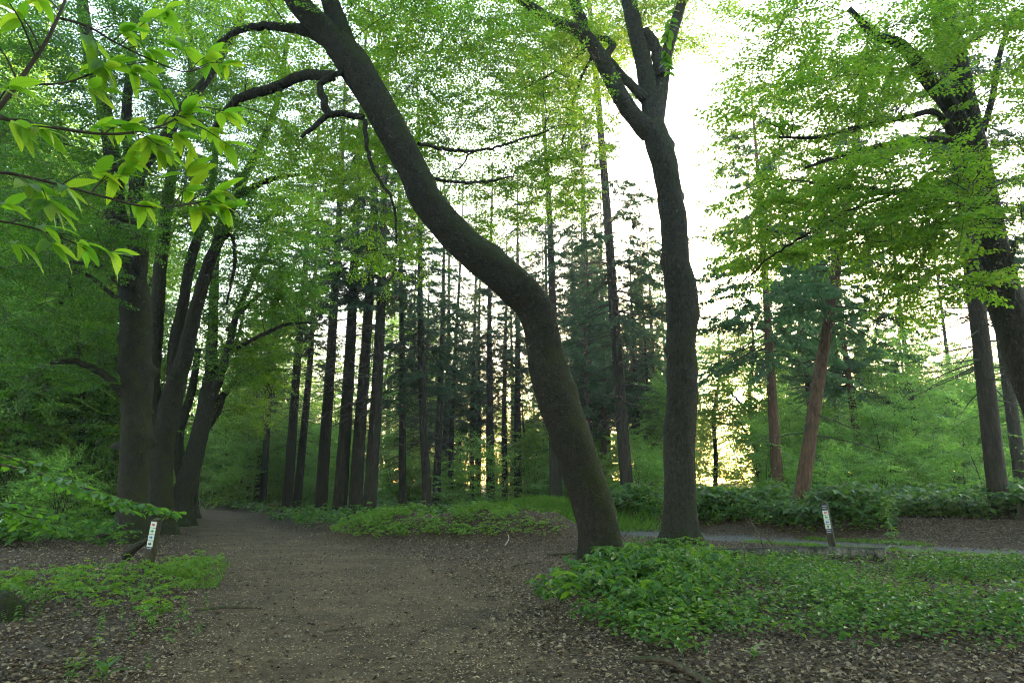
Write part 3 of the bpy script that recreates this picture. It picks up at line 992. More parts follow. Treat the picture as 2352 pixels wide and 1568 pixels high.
def put(protos, k, loc, rot, sc, label, group=None, tilt=(0, 0), name=None):
    root = protos[k]
    if id(root) not in USED:
        USED.add(id(root))
        root.location = loc
        root.rotation_mode = 'ZYX'
        root.rotation_euler = (tilt[0], tilt[1], rot)
        root.scale = (sc, sc, sc)
        root['label'] = label
        if group: root['group'] = group
        return root
    return clone(root, loc, rot, sc, tilt, label, group)


rg = np.random.default_rng(77)
g_fir = 'conifers standing beyond the earth path'
# (u of the base, distance, variant, scale, label)
for (u, Y, k, sc, tl, lb) in [
    (660, 43.5, 0, .92, (0, .02), 'dark conifer of a close pair beside the path, its left trunk'),
    (682, 44.5, 1, .82, (0, .012), 'dark conifer of a close pair beside the path, its right trunk'),
    (737, 39.0, 0, .98, (0, .0), 'straight dark conifer standing alone left of the clump of three trunks'),
    (780, 36.5, 1, 1.08, (0, .012), 'thick dark conifer at the left of the clump of three trunks'),
    (816, 36.0, 0, .98, (0, .004), 'thick dark conifer in the middle of the clump of three trunks'),
    (849, 34.5, 1, 1.0, (0, .006), 'thick grey conifer at the right of the clump, behind the low ridge'),
    (925, 41.0, 2, .95, (0, -.045), 'slender conifer trunk just right of the clump of three'),
    (985, 38.0, 2, 1.0, (0, -.055), 'slender curved conifer trunk behind the ridge, well right of the clump'),
    (1278, 38.5, 0, .95, (0, -.025), 'broad grey conifer trunk half hidden behind the leaning beech'),
    (1442, 33.0, 2, 1.25, (0, -.045), 'bare-stemmed conifer with dead side branches between the two big beeches'),
    (604, 51, 0, .75, (0, 0), 'nearest dark conifer of the far group on the right of the path'),
    (588, 54, 1, .72, (0, 0), 'second dark conifer of the far group on the right of the path'),
    (570, 60, 2, .9, (0, .01), 'third dark conifer of the far group on the right of the path'),
    (553, 66, 2, .95, (0, 0), 'farthest dark conifer of the group at the right of the path'),
    (1160, 52, 1, .75, (0, 0), 'greyish conifer trunk seen left of the leaning beech'),
    (1085, 56, 2, .95, (0, 0), 'thin conifer trunk in the pale green wood right of the ridge'),
    (1495, 46, 2, .6, (0, 0), 'very thin conifer stem between the forked beech and the bare-stemmed conifer'),
    (1035, 50, 2, .85, (0, .02), 'thin dark conifer trunk behind the slender curved one'),
]:
    p = at(u, 1150, Y)
    put(FIR, k, tuple(on_ground(p)), rg.uniform(0, 6.28), sc, lb, g_fir, tl)

g_l = 'conifers beyond the gravel path'
for (pr, u, Y, k, sc, tl, lb) in [
    (LARCH, 1832, 25.5, 1, 1.02, (0, .225), 'red-brown conifer trunk leaning right beside the low sun'),
    (LARCH, 1790, 33, 0, .98, (0, .0), 'bluish green larch with drooping branches beside the open sky'),
    (FIR, 2292, 21.5, 2, 1.15, (0, .02), 'dark conifer with dead whorled branches left of the spreading beech'),
    (FIR, 2352, 29, 1, .8, (0, -.01), 'reddish dark conifer trunk at the right edge behind the spreading beech'),
    (LARCH, 1985, 41, 0, .9, (0, -.02), 'pale larch rising behind the leaning red-brown conifer'),
    (LARCH, 1885, 44, 1, 1.1, (0, -.03), 'grey larch trunk seen just left of the leaning red-brown conifer'),
    (FIR, 2125, 45, 2, .85, (0, 0), 'thin dark conifer above the bramble bank, midway to the spreading beech'),
    (FIR, 2215, 50, 2, .8, (0, .01), 'thin dark conifer above the brambles close to the spreading beech'),
]:
    p = at(u, 1150, Y)
    put(pr, k, tuple(on_ground(p)), rg.uniform(0, 6.28), sc, lb, g_l, tl)


# ------------------------------------------------------------------ the wood all round: copies of a few kinds
def young_tree(name, height, spread, nb, seed, leafm, templates, lo=.12, stems=1, r0=.05, scale=1.0, spacing=.42):
    rng = np.random.default_rng(seed)
    root = thing(name, 'young tree', 'tree')
    sk, skr, wood = [], [], []
    for s in range(stems):
        a = rng.uniform(0, 6.28)
        k = .0 if stems == 1 else rng.uniform(.12, .3)
        z = np.linspace(0, height * rng.uniform(.8, 1), 9)
        b = rng.uniform(0, 6.28)
        pts = np.stack([np.cos(a) * k * z + .03 * height * np.sin(z / height * 4 + b), np.sin(a) * k * z + .03 * height * np.sin(z / height * 5 + b + 1), z - .15], -1)
        rad = r0 * (1 - .85 * z / height)
        P, R = resample(pts, rad, .3)
        wood.append(tube(P, R, 8, .06, .3, (), seed + s))
        i0 = int(len(P) * lo)
        sk.append(P[i0:]); skr.append(R[i0:])
    v, f = join(wood)
    link('trunk', mesh_poly('trunk', v, f, M_BEECH_BARK, True), root, False)
    vols = []
    for i in range(6):
        fr = lo + (1 - lo) * (i + .5) / 6
        w = spread * (1 - .55 * abs(fr - .45) - .25 * fr)
        vols.append(((0, 0, height * fr), (w, w, height / 10), nb // 6))
    global SUN_GAP
    keep = SUN_GAP
    SUN_GAP = 2.0
    (wv, wf), lv = grow_crown(np.vstack(sk), np.concatenate(skr), vols, rng, templates, scale, spacing, False, rmax=.03)
    SUN_GAP = keep
    link('twigs', mesh_poly('twigs', wv, wf, M_TWIG, True), root, False)
    link('crown', leaf_mesh('crown', lv, leafm, False, seed), root, False)
    return root


YOUNG = [young_tree('young_beech', 7, 2.8, 150, 31, M_WOODLAND, SPRAYS_BIG, .1),
         young_tree('young_beech', 5, 2.6, 130, 32, M_WOODLAND, SPRAYS_BIG, .06, 3),
         young_tree('young_beech', 9, 3.0, 170, 33, M_WOODLAND, SPRAYS_BIG, .2, 1, .07)]
TALL = [young_tree('woodland_beech', 17, 4.6, 140, 34, M_WOODLAND, SPRAYS_BIG, .22, 1, .17, 1.25, .5),
        young_tree('woodland_beech', 20, 5.0, 160, 35, M_WOODLAND, SPRAYS_BIG, .3, 1, .2, 1.25, .5),
        young_tree('woodland_oak', 15, 4.8, 140, 36, M_BEECH_DEEP, SPRAYS_BIG, .2, 2, .15, 1.25, .5)]
SHRUB = [young_tree('hazel_shrub', 3.2, 1.8, 66, 37, M_WOODLAND, SPRAYS_BIG, .08, 5, .025, .9),
         young_tree('hazel_shrub', 2.2, 1.5, 54, 38, M_WOODLAND, SPRAYS_BIG, .05, 6, .02, .8)]
SPOTS = []


def strew(protos, n, region, smin, smax, label, group, rng, gap=2.0, avoid=1.5):
    made, tries = 0, 0
    while made < n and tries < n * 60:
        tries += 1
        x, y = region(rng)
        if line_dist(np.array([x]), np.array([y]), PATH, PATH_W)[0] < avoid or line_dist(np.array([x]), np.array([y]), GRAVEL, GRAVEL_W)[0] < avoid:
            continue
        if any((x - a) ** 2 + (y - b) ** 2 < gap * gap for a, b, g in SPOTS if g == group):
            continue
        sc = rng.uniform(smin, smax)
        u, v = project(x, y, 0)
        # the open sky to the right of the forked beech: only low growth there
        if 1330 < u < 1760 and protos is TALL and y < 54:
            continue
        side_d = (x - 2.6) * math.cos(SUN_AZ) - (y - 14) * math.sin(SUN_AZ)
        if abs(side_d) < 2.6 and y > 20 and protos in (TALL, LARCH, FIR):
            continue
        # a slot toward the low sun, with growth below it only
        if abs(u - 1693) < 110 and protos in (TALL, LARCH, FIR):
            continue
        if abs(u - 1693) < 100 and protos is YOUNG and 9.4 * sc > CAM_H + y * math.tan(SUN_EL) - .5:
            continue
        SPOTS.append((x, y, group))
        put(protos, int(rng.integers(len(protos))), (x, y, float(H(np.array([x]), np.array([y]))[0])), rng.uniform(0, 6.28), sc, label, group)
        made += 1


def box_region(x0, x1, y0, y1):
    return lambda r: (r.uniform(x0, x1), r.uniform(y0, y1))


def wedge(u0, u1, y0, y1):
    def f(r):
        y = math.sqrt(r.uniform(y0 * y0, y1 * y1))
        return (r.uniform(u0, u1) - CX) / F * y, y
    return f


rw = np.random.default_rng(5)
G_L, G_P, G_C, G_R = 'trees of the wood left of the path', 'trees closing the far end of the path', 'trees behind the conifers', 'trees beyond the brambles'
strew(TALL, 36, wedge(-300, 420, 29, 60), 1.0, 1.45, 'tall leafy tree', G_L, rw, 2.6, 2.5)
strew(YOUNG, 30, wedge(-300, 390, 26, 55), .8, 1.2, 'young beech', 'young ' + G_L, rw, 2.0, 2)
strew(SHRUB, 16, wedge(-200, 250, 23, 36), .8, 1.3, 'low shrub', 'shrubs left of the path', rw, 1.4, 1.5)
strew(TALL, 14, wedge(420, 720, 62, 100), .8, 1.2, 'tall leafy tree', G_P, rw, 2.6, 1)
strew(YOUNG, 9, wedge(425, 530, 62, 80), .8, 1.1, 'young leafy tree', 'young ' + G_P, rw, 1.6, .5)
strew(YOUNG, 20, wedge(430, 700, 50, 85), .7, 1.1, 'young leafy tree', 'young ' + G_P, rw, 1.8, .8)
strew(YOUNG, 34, wedge(640, 1340, 46, 85), .8, 1.25, 'pale young beech', 'young ' + G_C, rw, 1.8, 1.5)
strew(TALL, 34, wedge(640, 1560, 62, 115), .8, 1.1, 'tall leafy tree', G_C, rw, 2.6, 1.5)
strew(SHRUB, 20, wedge(700, 1400, 40, 60), .8, 1.4, 'leafy shrub', 'shrubs behind the ridge', rw, 1.5, 1.5)
strew(YOUNG, 48, wedge(1360, 2600, 34, 75), .7, 1.15, 'young leafy tree', 'young ' + G_R, rw, 2.0, 3)
strew(TALL, 40, wedge(1560, 2750, 46, 115), .7, 1.0, 'tall leafy tree', G_R, rw, 2.8, 3)
strew(YOUNG, 12, wedge(1580, 1840, 42, 75), .8, 1.2, 'young leafy tree', 'young ' + G_R, rw, 1.6, 3)
strew(SHRUB, 24, wedge(1420, 2500, 29, 44), .8, 1.3, 'thin leafy shrub', 'shrubs in the bramble bank', rw, 1.6, 3)
strew(FIR, 16, wedge(880, 1390, 46, 75), .8, 1.0, 'tall far conifer', 'far conifers behind the ridge', rw, 3.0, 2)
strew(FIR, 20, wedge(930, 1520, 44, 85), .55, .9, 'far conifer', 'far conifers behind the ridge', rw, 3.5, 2)
strew(LARCH, 22, wedge(1480, 2600, 50, 95), .6, .95, 'far larch', 'far larches in the sunlit wood', rw, 3.5, 2)
strew(LARCH, 8, wedge(1340, 1590, 46, 62), .7, 1.0, 'far larch', 'far larches in the sunlit wood', rw, 2.5, 2)
for (x, y, k, sc) in [(-9, -7, 0, 1.2), (0, -8, 1, 1.2), (9, -6, 2, 1.3), (-17, -3, 1, 1.2), (17, -4, 0, 1.25), (-5, -15, 2, 1.3), (6, -16, 1, 1.2), (-14, -14, 0, 1.2), (15, -14, 1, 1.2),
                      (-24, 3, 2, 1.3), (24, 2, 1, 1.2), (-8, -1.5, 1, 1.25), (7.5, -2, 1, 1.25), (-24, -12, 1, 1.2), (25, -12, 2, 1.3), (0, -24, 0, 1.2), (-12, -25, 1, 1.2), (12, -26, 2, 1.3), (-33, -5, 0, 1.2), (34, -6, 1, 1.2), (20, 8, 0, 1.1)]:
    put(TALL, k, (x, y, float(H(np.array([x]), np.array([y]))[0])), x * 1.7 + y, sc, 'unseen tall leafy tree of the wood around the viewpoint, added for shade', 'unseen shading trees around the viewpoint')  # out-of-frame trees, added to shade the trunks and ground ahead


# ------------------------------------------------------------------ undergrowth, litter, grass
def herb_template(rng, kind):
    P, A, N, L = [], [], [], []
    if kind == 'elder':                                  # ground elder and bramble: stalks each with three to five blades
        for s in range(rng.integers(4, 7)):
            a = rng.uniform(0, 6.28)
            h = rng.uniform(.18, .42)
            o = np.array([math.cos(a) * h * .5, math.sin(a) * h * .5, h])
            nb = rng.integers(3, 6)
            size = rng.uniform(.09, .15)
            for q in range(nb):
                b = a + (q - (nb - 1) / 2) * 1.0 + rng.normal(0, .1)
                P.append(o); A.append((math.cos(b), math.sin(b), rng.uniform(-.45, .05)))
                N.append((rng.normal(0, .25), rng.normal(0, .25), 1)); L.append(size * rng.uniform(.8, 1.1))
    elif kind == 'nettle':
        h = rng.uniform(.25, .5)
        tilt = rng.normal(0, .12, 2)
        for i in range(6):
            z = h * (.2 + .8 * i / 5)
            for s in (0, math.pi):
                b = i * 1.57 + s + rng.normal(0, .2)
                P.append((tilt[0] * z, tilt[1] * z, z)); A.append((math.cos(b), math.sin(b), rng.uniform(-.5, .2)))
                N.append((rng.normal(0, .3), rng.normal(0, .3), 1)); L.append(.095 * (1.15 - .09 * i) * rng.uniform(.8, 1.2))
    else:                                                # small creeping herbs
        for i in range(20):
            a = rng.uniform(0, 6.28)
            r = rng.random() ** .5 * .16
            P.append((math.cos(a) * r, math.sin(a) * r, rng.uniform(.03, .16)))
            b = a + rng.normal(0, .8)
            A.append((math.cos(b), math.sin(b), rng.uniform(-.3, .35))); N.append((rng.normal(0, .35), rng.normal(0, .35), 1)); L.append(rng.uniform(.03, .06))
    return np.array(P, float), unit(np.array(A, float)), unit(np.array(N, float)), np.array(L)


HERB = {k: [herb_template(_tr, k) for _ in range(6)] for k in ('elder', 'nettle', 'small')}


def in_poly(u, v, poly):
    poly = np.array(poly, float)
    c = np.zeros(u.shape, bool)
    j = len(poly) - 1
    for i in range(len(poly)):
        x1, y1 = poly[i]; x2, y2 = poly[j]
        with np.errstate(divide='ignore', invalid='ignore'):
            c ^= ((y1 > v) != (y2 > v)) & (u < (x2 - x1) * (v - y1) / (y2 - y1) + x1)
        j = i
    return c


def patch_points(poly, density, rng, clump=.0, clump_f=1.2, seed=0, xr=None):
    """Ground points at the given density per square metre inside the area outlined by ground points seen at poly."""
    g = np.array([ground_at(*p)[:2] for p in poly])
    lo, hi = g.min(0), g.max(0)
    n = int((hi[0] - lo[0]) * (hi[1] - lo[1]) * density)
    x = rng.uniform(lo[0], hi[0], n); y = rng.uniform(lo[1], hi[1], n)
    m = in_poly(x, y, g)
    x, y = x[m], y[m]
    if clump:
        m = rng.random(len(x)) < np.clip(.5 + clump * smooth_noise(x, y, seed, clump_f), 0, 1)
        x, y = x[m], y[m]
    return x, y


LOG = np.array([ground_at(2036, 1292)[:2], ground_at(1700, 1282)[:2]])


def herbs(name, label, x, y, kind, mat, rng, s0=.7, s1=1.2, seed=0, wr=.6, rich=True, wave=0.0, low=False):
    m = (line_dist(x, y, PATH, PATH_W) > -.25) & (line_dist(x, y, GRAVEL, GRAVEL_W) > .05)
    m &= ~((x > 6.3) & (x < 8.8) & (line_dist(x, y, LOG, np.array([.62, .62])) < 0))
    x, y = x[m], y[m]
    z = H(x, y)
    n = len(x)
    a = rng.uniform(0, 6.28, n)
    d = np.stack([np.cos(a), np.sin(a), rng.normal(0, .1, n)], -1)
    up = np.stack([rng.normal(0, .12, n), rng.normal(0, .12, n), np.ones(n)], -1)
    fade = np.clip(1.15 - (x - 2.6) / 4.2, .34, 1) if low else 1.0      # lower growth toward the log
    lv = place_templates(HERB[kind], np.stack([x, y, z], -1), d, up, fade * rng.uniform(s0, s1, n) * (1 + wave * smooth_noise(x, y, seed + 70, 1.3)), rng, wr)
    o = link(name, leaf_mesh(name, lv, mat, rich, seed, .15, .18))
    return tag(o, label, 'undergrowth', kind='stuff')


ru = np.random.default_rng(9)
x, y = patch_points([(1240, 1385), (1340, 1315), (1440, 1282), (1580, 1272), (1660, 1320), (1610, 1440), (1480, 1462), (1330, 1440)], 42, ru, .9, 1.6, 41)
herbs('ground_elder', 'dense dark green leafy plants below the leaning beech', x, y, 'elder', M_HERB, ru, .55, 1.25, 1, wave=.3)
x, y = patch_points([(1440, 1262), (1700, 1250), (2060, 1285), (2352, 1305), (2420, 1400), (2200, 1440), (1950, 1470), (1640, 1470), (1560, 1330)], 17, ru, 1.5, 1.4, 42)
herbs('mixed_herbs', 'mixed green herbs spread over the ground in front of the fallen log', x, y, 'nettle', M_HERB, ru, .4, 1.1, 2, wave=.4, low=True)
x, y = patch_points([(1300, 1400), (1500, 1290), (2352, 1290), (2500, 1420), (2352, 1500), (1900, 1530), (1500, 1500)], 36, ru, 1.3, 1.6, 43)
herbs('creeping_herbs', 'low fine-leaved herbs among the dead leaves on the right', x, y, 'small', M_HERB, ru, .8, 2.0, 3)
x, y = patch_points([(1620, 1262), (2060, 1290), (2352, 1305), (2420, 1380), (2000, 1400), (1700, 1300)], 24, ru, 1.2, 1.0, 44)
herbs('bright_herbs', 'bright yellow-green seedlings beside the fallen log', x, y, 'elder', M_HERB_LIGHT, ru, .5, .9, 4, low=True)
x, y = patch_points([(1440, 1285), (1600, 1262), (1660, 1300), (1560, 1330), (1440, 1330)], 16, ru, .6, 1.5, 45)
herbs('sun_tinted_herbs', 'leafy plants between the two big beeches, sunlight put into their yellow-green colour', x, y, 'elder', M_HERB_LIGHT, ru, .7, 1.1, 14)  # low sun on this patch is painted in by the lighter leaf colour
x, y = patch_points([(-40, 1345), (140, 1320), (330, 1305), (500, 1285), (520, 1320), (440, 1370), (420, 1440), (330, 1450), (180, 1400), (60, 1410), (-60, 1400)], 20, ru, .8, 1.5, 46)
herbs('path_side_herbs', 'bright green seedlings around the foot of the left waymark post', x, y, 'elder', M_HERB_LIGHT, ru, .45, .8, 5)
x, y = patch_points([(-60, 1360), (330, 1330), (560, 1270), (470, 1440), (560, 1500), (250, 1568), (-100, 1568)], 7, ru, .9, 1.5, 47)
herbs('scattered_herbs', 'scattered small plants in the leaf litter at the lower left', x, y, 'nettle', M_HERB, ru, .35, .75, 6)
n = 2800
x = ru.uniform(-7.0, 2.4, n); y = 18.0 + 4.8 * ru.random(n) - .12 * (x + 3)
m = (ru.random(n) < np.clip(.95 - (x + 1.6) / 3.6, .05, 1)) & (ru.random(n) < np.clip(.75 + .6 * smooth_noise(x, y, 48, 1.6), 0, 1)) & (H(x, y) > .12 + .1 * (y < 19.6))
x, y = x[m], y[m]
herbs('ridge_herbs', 'fresh green plants covering the low ridge right of the path', x, y, 'elder', M_HERB_LIGHT, ru, .4, .75, 7)
# the bramble bank: thick growth behind the gravel path
n = 9500
y = ru.uniform(15, 35, n); x = (ru.uniform(1330, 2560, n) - CX) / F * y
d = line_dist(x, y, GRAVEL, GRAVEL_W)
m = (x + .75 * y > 21.5) & (d > 1.5 + .4 * smooth_noise(x, y, 51, 1.2)) & (x > 2.5) & ~((u := project(x, y, 0 * x))[0] > 2060) | ((d > 3.2) & (x + .75 * y > 23) & (x > 2.5))
herbs('bramble_bank', 'thick dark green bramble bank beyond the gravel path', x[m], y[m], 'elder', M_BRAMBLE, ru, .9, 2.1, 8, wave=.45, rich=False)
m2 = m & (ru.random(n) < .45)
herbs('bramble_shoots', 'lighter upright shoots on top of the bramble bank', x[m2], y[m2], 'nettle', M_HERB_LIGHT, ru, .9, 2.0, 9, rich=False, wave=.4)
# undergrowth below the wood to the left and behind
n = 4500
y = ru.uniform(15.5, 60, n); x = (ru.uniform(-260, 420, n) - CX) / F * y
m = (line_dist(x, y, PATH, PATH_W) > 1.6) & (ru.random(n) < np.clip(.55 + .8 * smooth_noise(x, y, 52, .8), 0, 1)) & (y > 17 + 1.5 * smooth_noise(x, y, 53, .7))
herbs('wood_undergrowth', 'dim green undergrowth below the trees left of the path', x[m], y[m], 'elder', M_HERB, ru, .9, 1.9, 10, rich=False)
n = 4200
y = np.sqrt(ru.uniform(26 ** 2, 80 ** 2, n)); x = (ru.uniform(480, 1450, n) - CX) / F * y
m = (line_dist(x, y, PATH, PATH_W) > .5) & (line_dist(x, y, GRAVEL, GRAVEL_W) > .6) & (ru.random(n) < np.clip(.6 + .7 * smooth_noise(x, y, 54, .6), 0, 1))
herbs('far_undergrowth', 'green undergrowth on the floor of the wood behind the ridge', x[m], y[m], 'elder', M_HERB, ru, 1.0, 2.0, 11, rich=False)


def grass(name, label, x, y, rng, h0=.1, h1=.3, seed=0):
    z = H(x, y)
    n = len(x)
    a = rng.uniform(0, 6.28, n)
    ax = np.stack([np.cos(a) * .35, np.sin(a) * .35, np.ones(n)], -1)
    nr = np.stack([np.cos(a), np.sin(a), -.3 * np.ones(n)], -1)
    L = rng.uniform(h0, h1, n)
    o = link(name, leaf_mesh(name, (np.stack([x, y, z], -1), ax, nr, L, np.full(n, .014)), M_GRASS, True, seed, .0, -.25))
    return tag(o, label, 'grass', kind='stuff')


n = 9000
y = ru.uniform(16, 22, n); x = ru.uniform(6.8, 11.5, n)
d = line_dist(x, y, GRAVEL, GRAVEL_W)
m = (d > .02) & (d < .55 + .25 * smooth_noise(x, y, 55, 2.0)) & (x + .8 * y > 23.0)
x, y = x[m], y[m]
grass('grass_strip', 'short bright grass strip beside the right waymark post', x, y, ru, .06, .16, 1)
n = 14000
x = ru.normal(1.1, 2.0, n); y = ru.normal(27.7, 1.1, n)
grass('grass_bank', 'fresh green grass on the bank behind the earth mound', x, y, ru, .2, .5, 2)
x, y = patch_points([(395, 1300), (470, 1285), (530, 1295), (500, 1350), (420, 1360)], 500, ru, .6, 2)
grass('grass_tuft', 'thin green grass at the edge of the earth path', x, y, ru, .05, .14, 3)

# dead leaves and bud scales on the floor
rl = np.random.default_rng(13)


def flat_scatter(name, label, x, y, mat, rng, l0, l1, wr, seed, tilt=.35, lift=.012, rich=True):
    n = len(x)
    a = rng.uniform(0, 6.28, n)
    ax = np.stack([np.cos(a), np.sin(a), rng.normal(0, tilt * .6, n)], -1)
    nr = np.stack([rng.normal(0, tilt, n), rng.normal(0, tilt, n), np.ones(n)], -1)
    L = rng.uniform(l0, l1, n)
    o = link(name, leaf_mesh(name, (np.stack([x, y, H(x, y) + lift], -1), ax, nr, L, L * rng.uniform(wr * .7, wr * 1.2, n)), mat, rich, seed, .3, .25))
    return tag(o, label, 'leaf litter', kind='stuff')


n = 110000
y = 4 + 26 * rl.random(n) ** 1.5; x = (rl.uniform(-150, 2500, n) - CX) / F * y * 1.03
dp = line_dist(x, y, PATH, PATH_W) + .5 * smooth_noise(x, y, 61, 1.2)
dg = line_dist(x, y, GRAVEL, GRAVEL_W)
bare = gauss(x, y, .6, 13, 2.2, 3.0) * .8 + .8 * gauss(x, y, .9, 20, 1.6, 1.2)
pk = np.where(dp < -.2, .10, np.where(dp < .3, .4, 1.0)) * np.where(dg < 0, .12, 1) * (1 - bare * .6)
pk = pk * np.clip(.7 + .5 * smooth_noise(x, y, 62, 2.5), .15, 1)
m = rl.random(n) < pk
flat_scatter('leaf_litter', 'curled brown and grey dead leaves covering the forest floor', x[m], y[m], M_LITTER, rl, .03, .07, .6, 1, .45)
n = 120000
y = 4 + 18 * rl.random(n) ** 1.6; x = (rl.uniform(100, 1700, n) - CX) / F * y
dp = line_dist(x, y, PATH, PATH_W)
m = (dp < .9) | (gauss(x, y, .6, 13, 3, 3.4) > .4)
m &= rl.random(n) < np.clip(.65 + .6 * smooth_noise(x, y, 63, 1.6), .1, 1)
flat_scatter('bud_scales', 'tiny rusty bud scales and leaf bits strewn over the earth path', x[m], y[m], M_BITS, rl, .014, .04, .5, 2, .3, .006, rich=False)


# ------------------------------------------------------------------ the air between the trees
def haze_box(density):
    m, nt, N, Lk = new_mat('haze')
    out = N('ShaderNodeOutputMaterial')
    vo = N('ShaderNodeVolumePrincipled')
    vo.inputs['Color'].default_value = (.86, .93, .92, 1)
    vo.inputs['Density'].default_value = density
    vo.inputs['Anisotropy'].default_value = .55
    Lk(vo.outputs[0], out.inputs['Volume'])
    x0, x1, y0, y1, z0, z1 = -950, 950, -950, 950, -3, 45
    V = [(x, y, z) for z in (z0, z1) for y in (y0, y1) for x in (x0, x1)]
    Fc = [(0, 2, 3, 1), (4, 5, 7, 6), (0, 1, 5, 4), (2, 6, 7, 3), (0, 4, 6, 2), (1, 3, 7, 5)]
    o = link('haze', mesh_any('haze', V, Fc, m))
    tag(o, 'thin evening haze hanging in the air of the wood', 'haze', kind='stuff')


haze_box(.0007)


# ------------------------------------------------------------------ small things
def bevel_box(name, sx, sy, sz, mat, b=.006):
    import bmesh
    bm = bmesh.new()
    bmesh.ops.create_cube(bm, size=1)
    bmesh.ops.scale(bm, vec=(sx, sy, sz), verts=bm.verts)
    bmesh.ops.bevel(bm, geom=bm.edges[:], offset=b, segments=2, affect='EDGES')
    me = bpy.data.meshes.new(name)
    bm.to_mesh(me); bm.free()
    me.materials.append(mat)
    return me


M_POST = bark_mat('weathered_post', (.018, .015, .011), (.075, .062, .046), (.05, .065, .025), .25, (1, 1, .15), 18, .5)
M_PLATE = plain_mat('white_plate', (.5, .54, .54), .4, .12, 8)
M_NAVY = plain_mat('navy_plate', (.012, .02, .07), .4, .2, 8)
M_RED = plain_mat('red_paint', (.35, .012, .02), .5, .1)
M_GREEN = plain_mat('green_paint', (.015, .26, .04), .5, .1)
M_BLUE = plain_mat('blue_paint', (.02, .14, .42), .5, .1)
M_BLACK = plain_mat('black_paint', (.02, .012, .012), .5, .1)
M_PRINT = plain_mat('white_print', (.55, .58, .62), .5, .1)


def arrow_mesh(name, s, mat, flip=1, bent=False):
    """Short fat arrow in the xz plane, facing -y."""
    if bent:
        o = [(-.30, -.32), (.10, -.32), (.10, .05), (.26, .05), (.0, .36), (-.26, .05), (-.08, .05), (-.08, -.14), (-.30, -.14)]
        o = [(-q[0] * -1, q[1]) for q in o]
    else:
        o = [(-.36, -.13), (0, -.13), (0, -.34), (.38, 0), (0, .34), (0, .13), (-.36, .13)]
        o = [(q[0] * flip, q[1]) for q in o]
    n = len(o)
    V = [(a * s, 0, b * s) for a, b in o] + [(a * s, -.003, b * s) for a, b in o]
    Fc = [tuple(range(n)), tuple(range(2 * n - 1, n - 1, -1))] + [(i, (i + 1) % n, n + (i + 1) % n, n + i) for i in range(n)]
    return mesh_any(name, V, Fc, mat)


def waymark(label, base, height, lean_x, rz, flip, plates, width=.14, depth=.14):
    root = thing('waymark_post', label, 'signpost', tuple(base))
    root.rotation_euler = (0, lean_x, rz)
    # post with a slanting top
    import bmesh
    bm = bmesh.new()
    bmesh.ops.create_cube(bm, size=1)
    for v in bm.verts:
        v.co.x *= width; v.co.y *= depth
        v.co.z = (v.co.z + .5) * (height + .3) - .3
        if v.co.z > 0 and v.co.y > 0:
            v.co.z += .025
    bmesh.ops.bevel(bm, geom=bm.edges[:], offset=.01, segments=2, affect='EDGES')
    me = bpy.data.meshes.new('post'); bm.to_mesh(me); bm.free(); me.materials.append(M_POST)
    link('post', me, root, False)
    z = height - .035
    for (kind, h, mat, bent) in plates:
        w = width * .86
        pm = M_PLATE if kind == 'arrow' else M_NAVY
        pl = link('plate', bevel_box('plate', w, .006, h - .008, pm, .002), root, False)
        pl.location = (0, -depth / 2 - .003, z - h / 2)
        if kind == 'arrow':
            a = link('arrow', arrow_mesh('arrow', w * .8, mat, flip, bent), pl, False)
            a.location = (0, -.0035, 0)
        else:
            rp = np.random.default_rng(int(h * 1000))
            rows = 2 if h > .07 else 1
            for r_ in range(rows):                      # lettering too small to read: short white strokes
                zz = (.5 - (r_ + .8) / (rows + .8)) * h
                xx = -w * .36
                k = 0
                V, Fc = [], []
                while xx < w * .33:
                    q = rp.uniform(.006, .012)
                    o = len(V)
                    V += [(xx, 0, zz - .006), (xx + q, 0, zz - .006), (xx + q, 0, zz + .006), (xx, 0, zz + .006)]
                    Fc.append((o, o + 1, o + 2, o + 3))
                    xx += q + rp.uniform(.004, .008)
                link('lettering', mesh_any('lettering', V, Fc, M_PRINT), pl, False).location = (0, -.0045, 0)
        z -= h
    return root


pb = ground_at(338, 1312)
waymark('leaning wooden waymark post with right-pointing arrows at the left of the earth path', pb, .94, .10, -.16, 1,
        [('arrow', .115, M_RED, False), ('arrow', .115, M_GREEN, False), ('arrow', .115, M_BLUE, False), ('arrow', .115, M_BLACK, False), ('navy', .05, None, False)])
pb = at(1912, 1240, 18.0); pb = on_ground(pb)
waymark('leaning wooden waymark post with left-pointing arrows beside the gravel path', pb, 1.16, -.10, -.55, -1,
        [('navy', .15, None, False), ('arrow', .115, M_RED, False), ('arrow', .115, M_GREEN, False), ('arrow', .115, M_BLUE, False), ('arrow', .115, M_BLACK, True), ('navy', .12, None, False)], .155, .2)


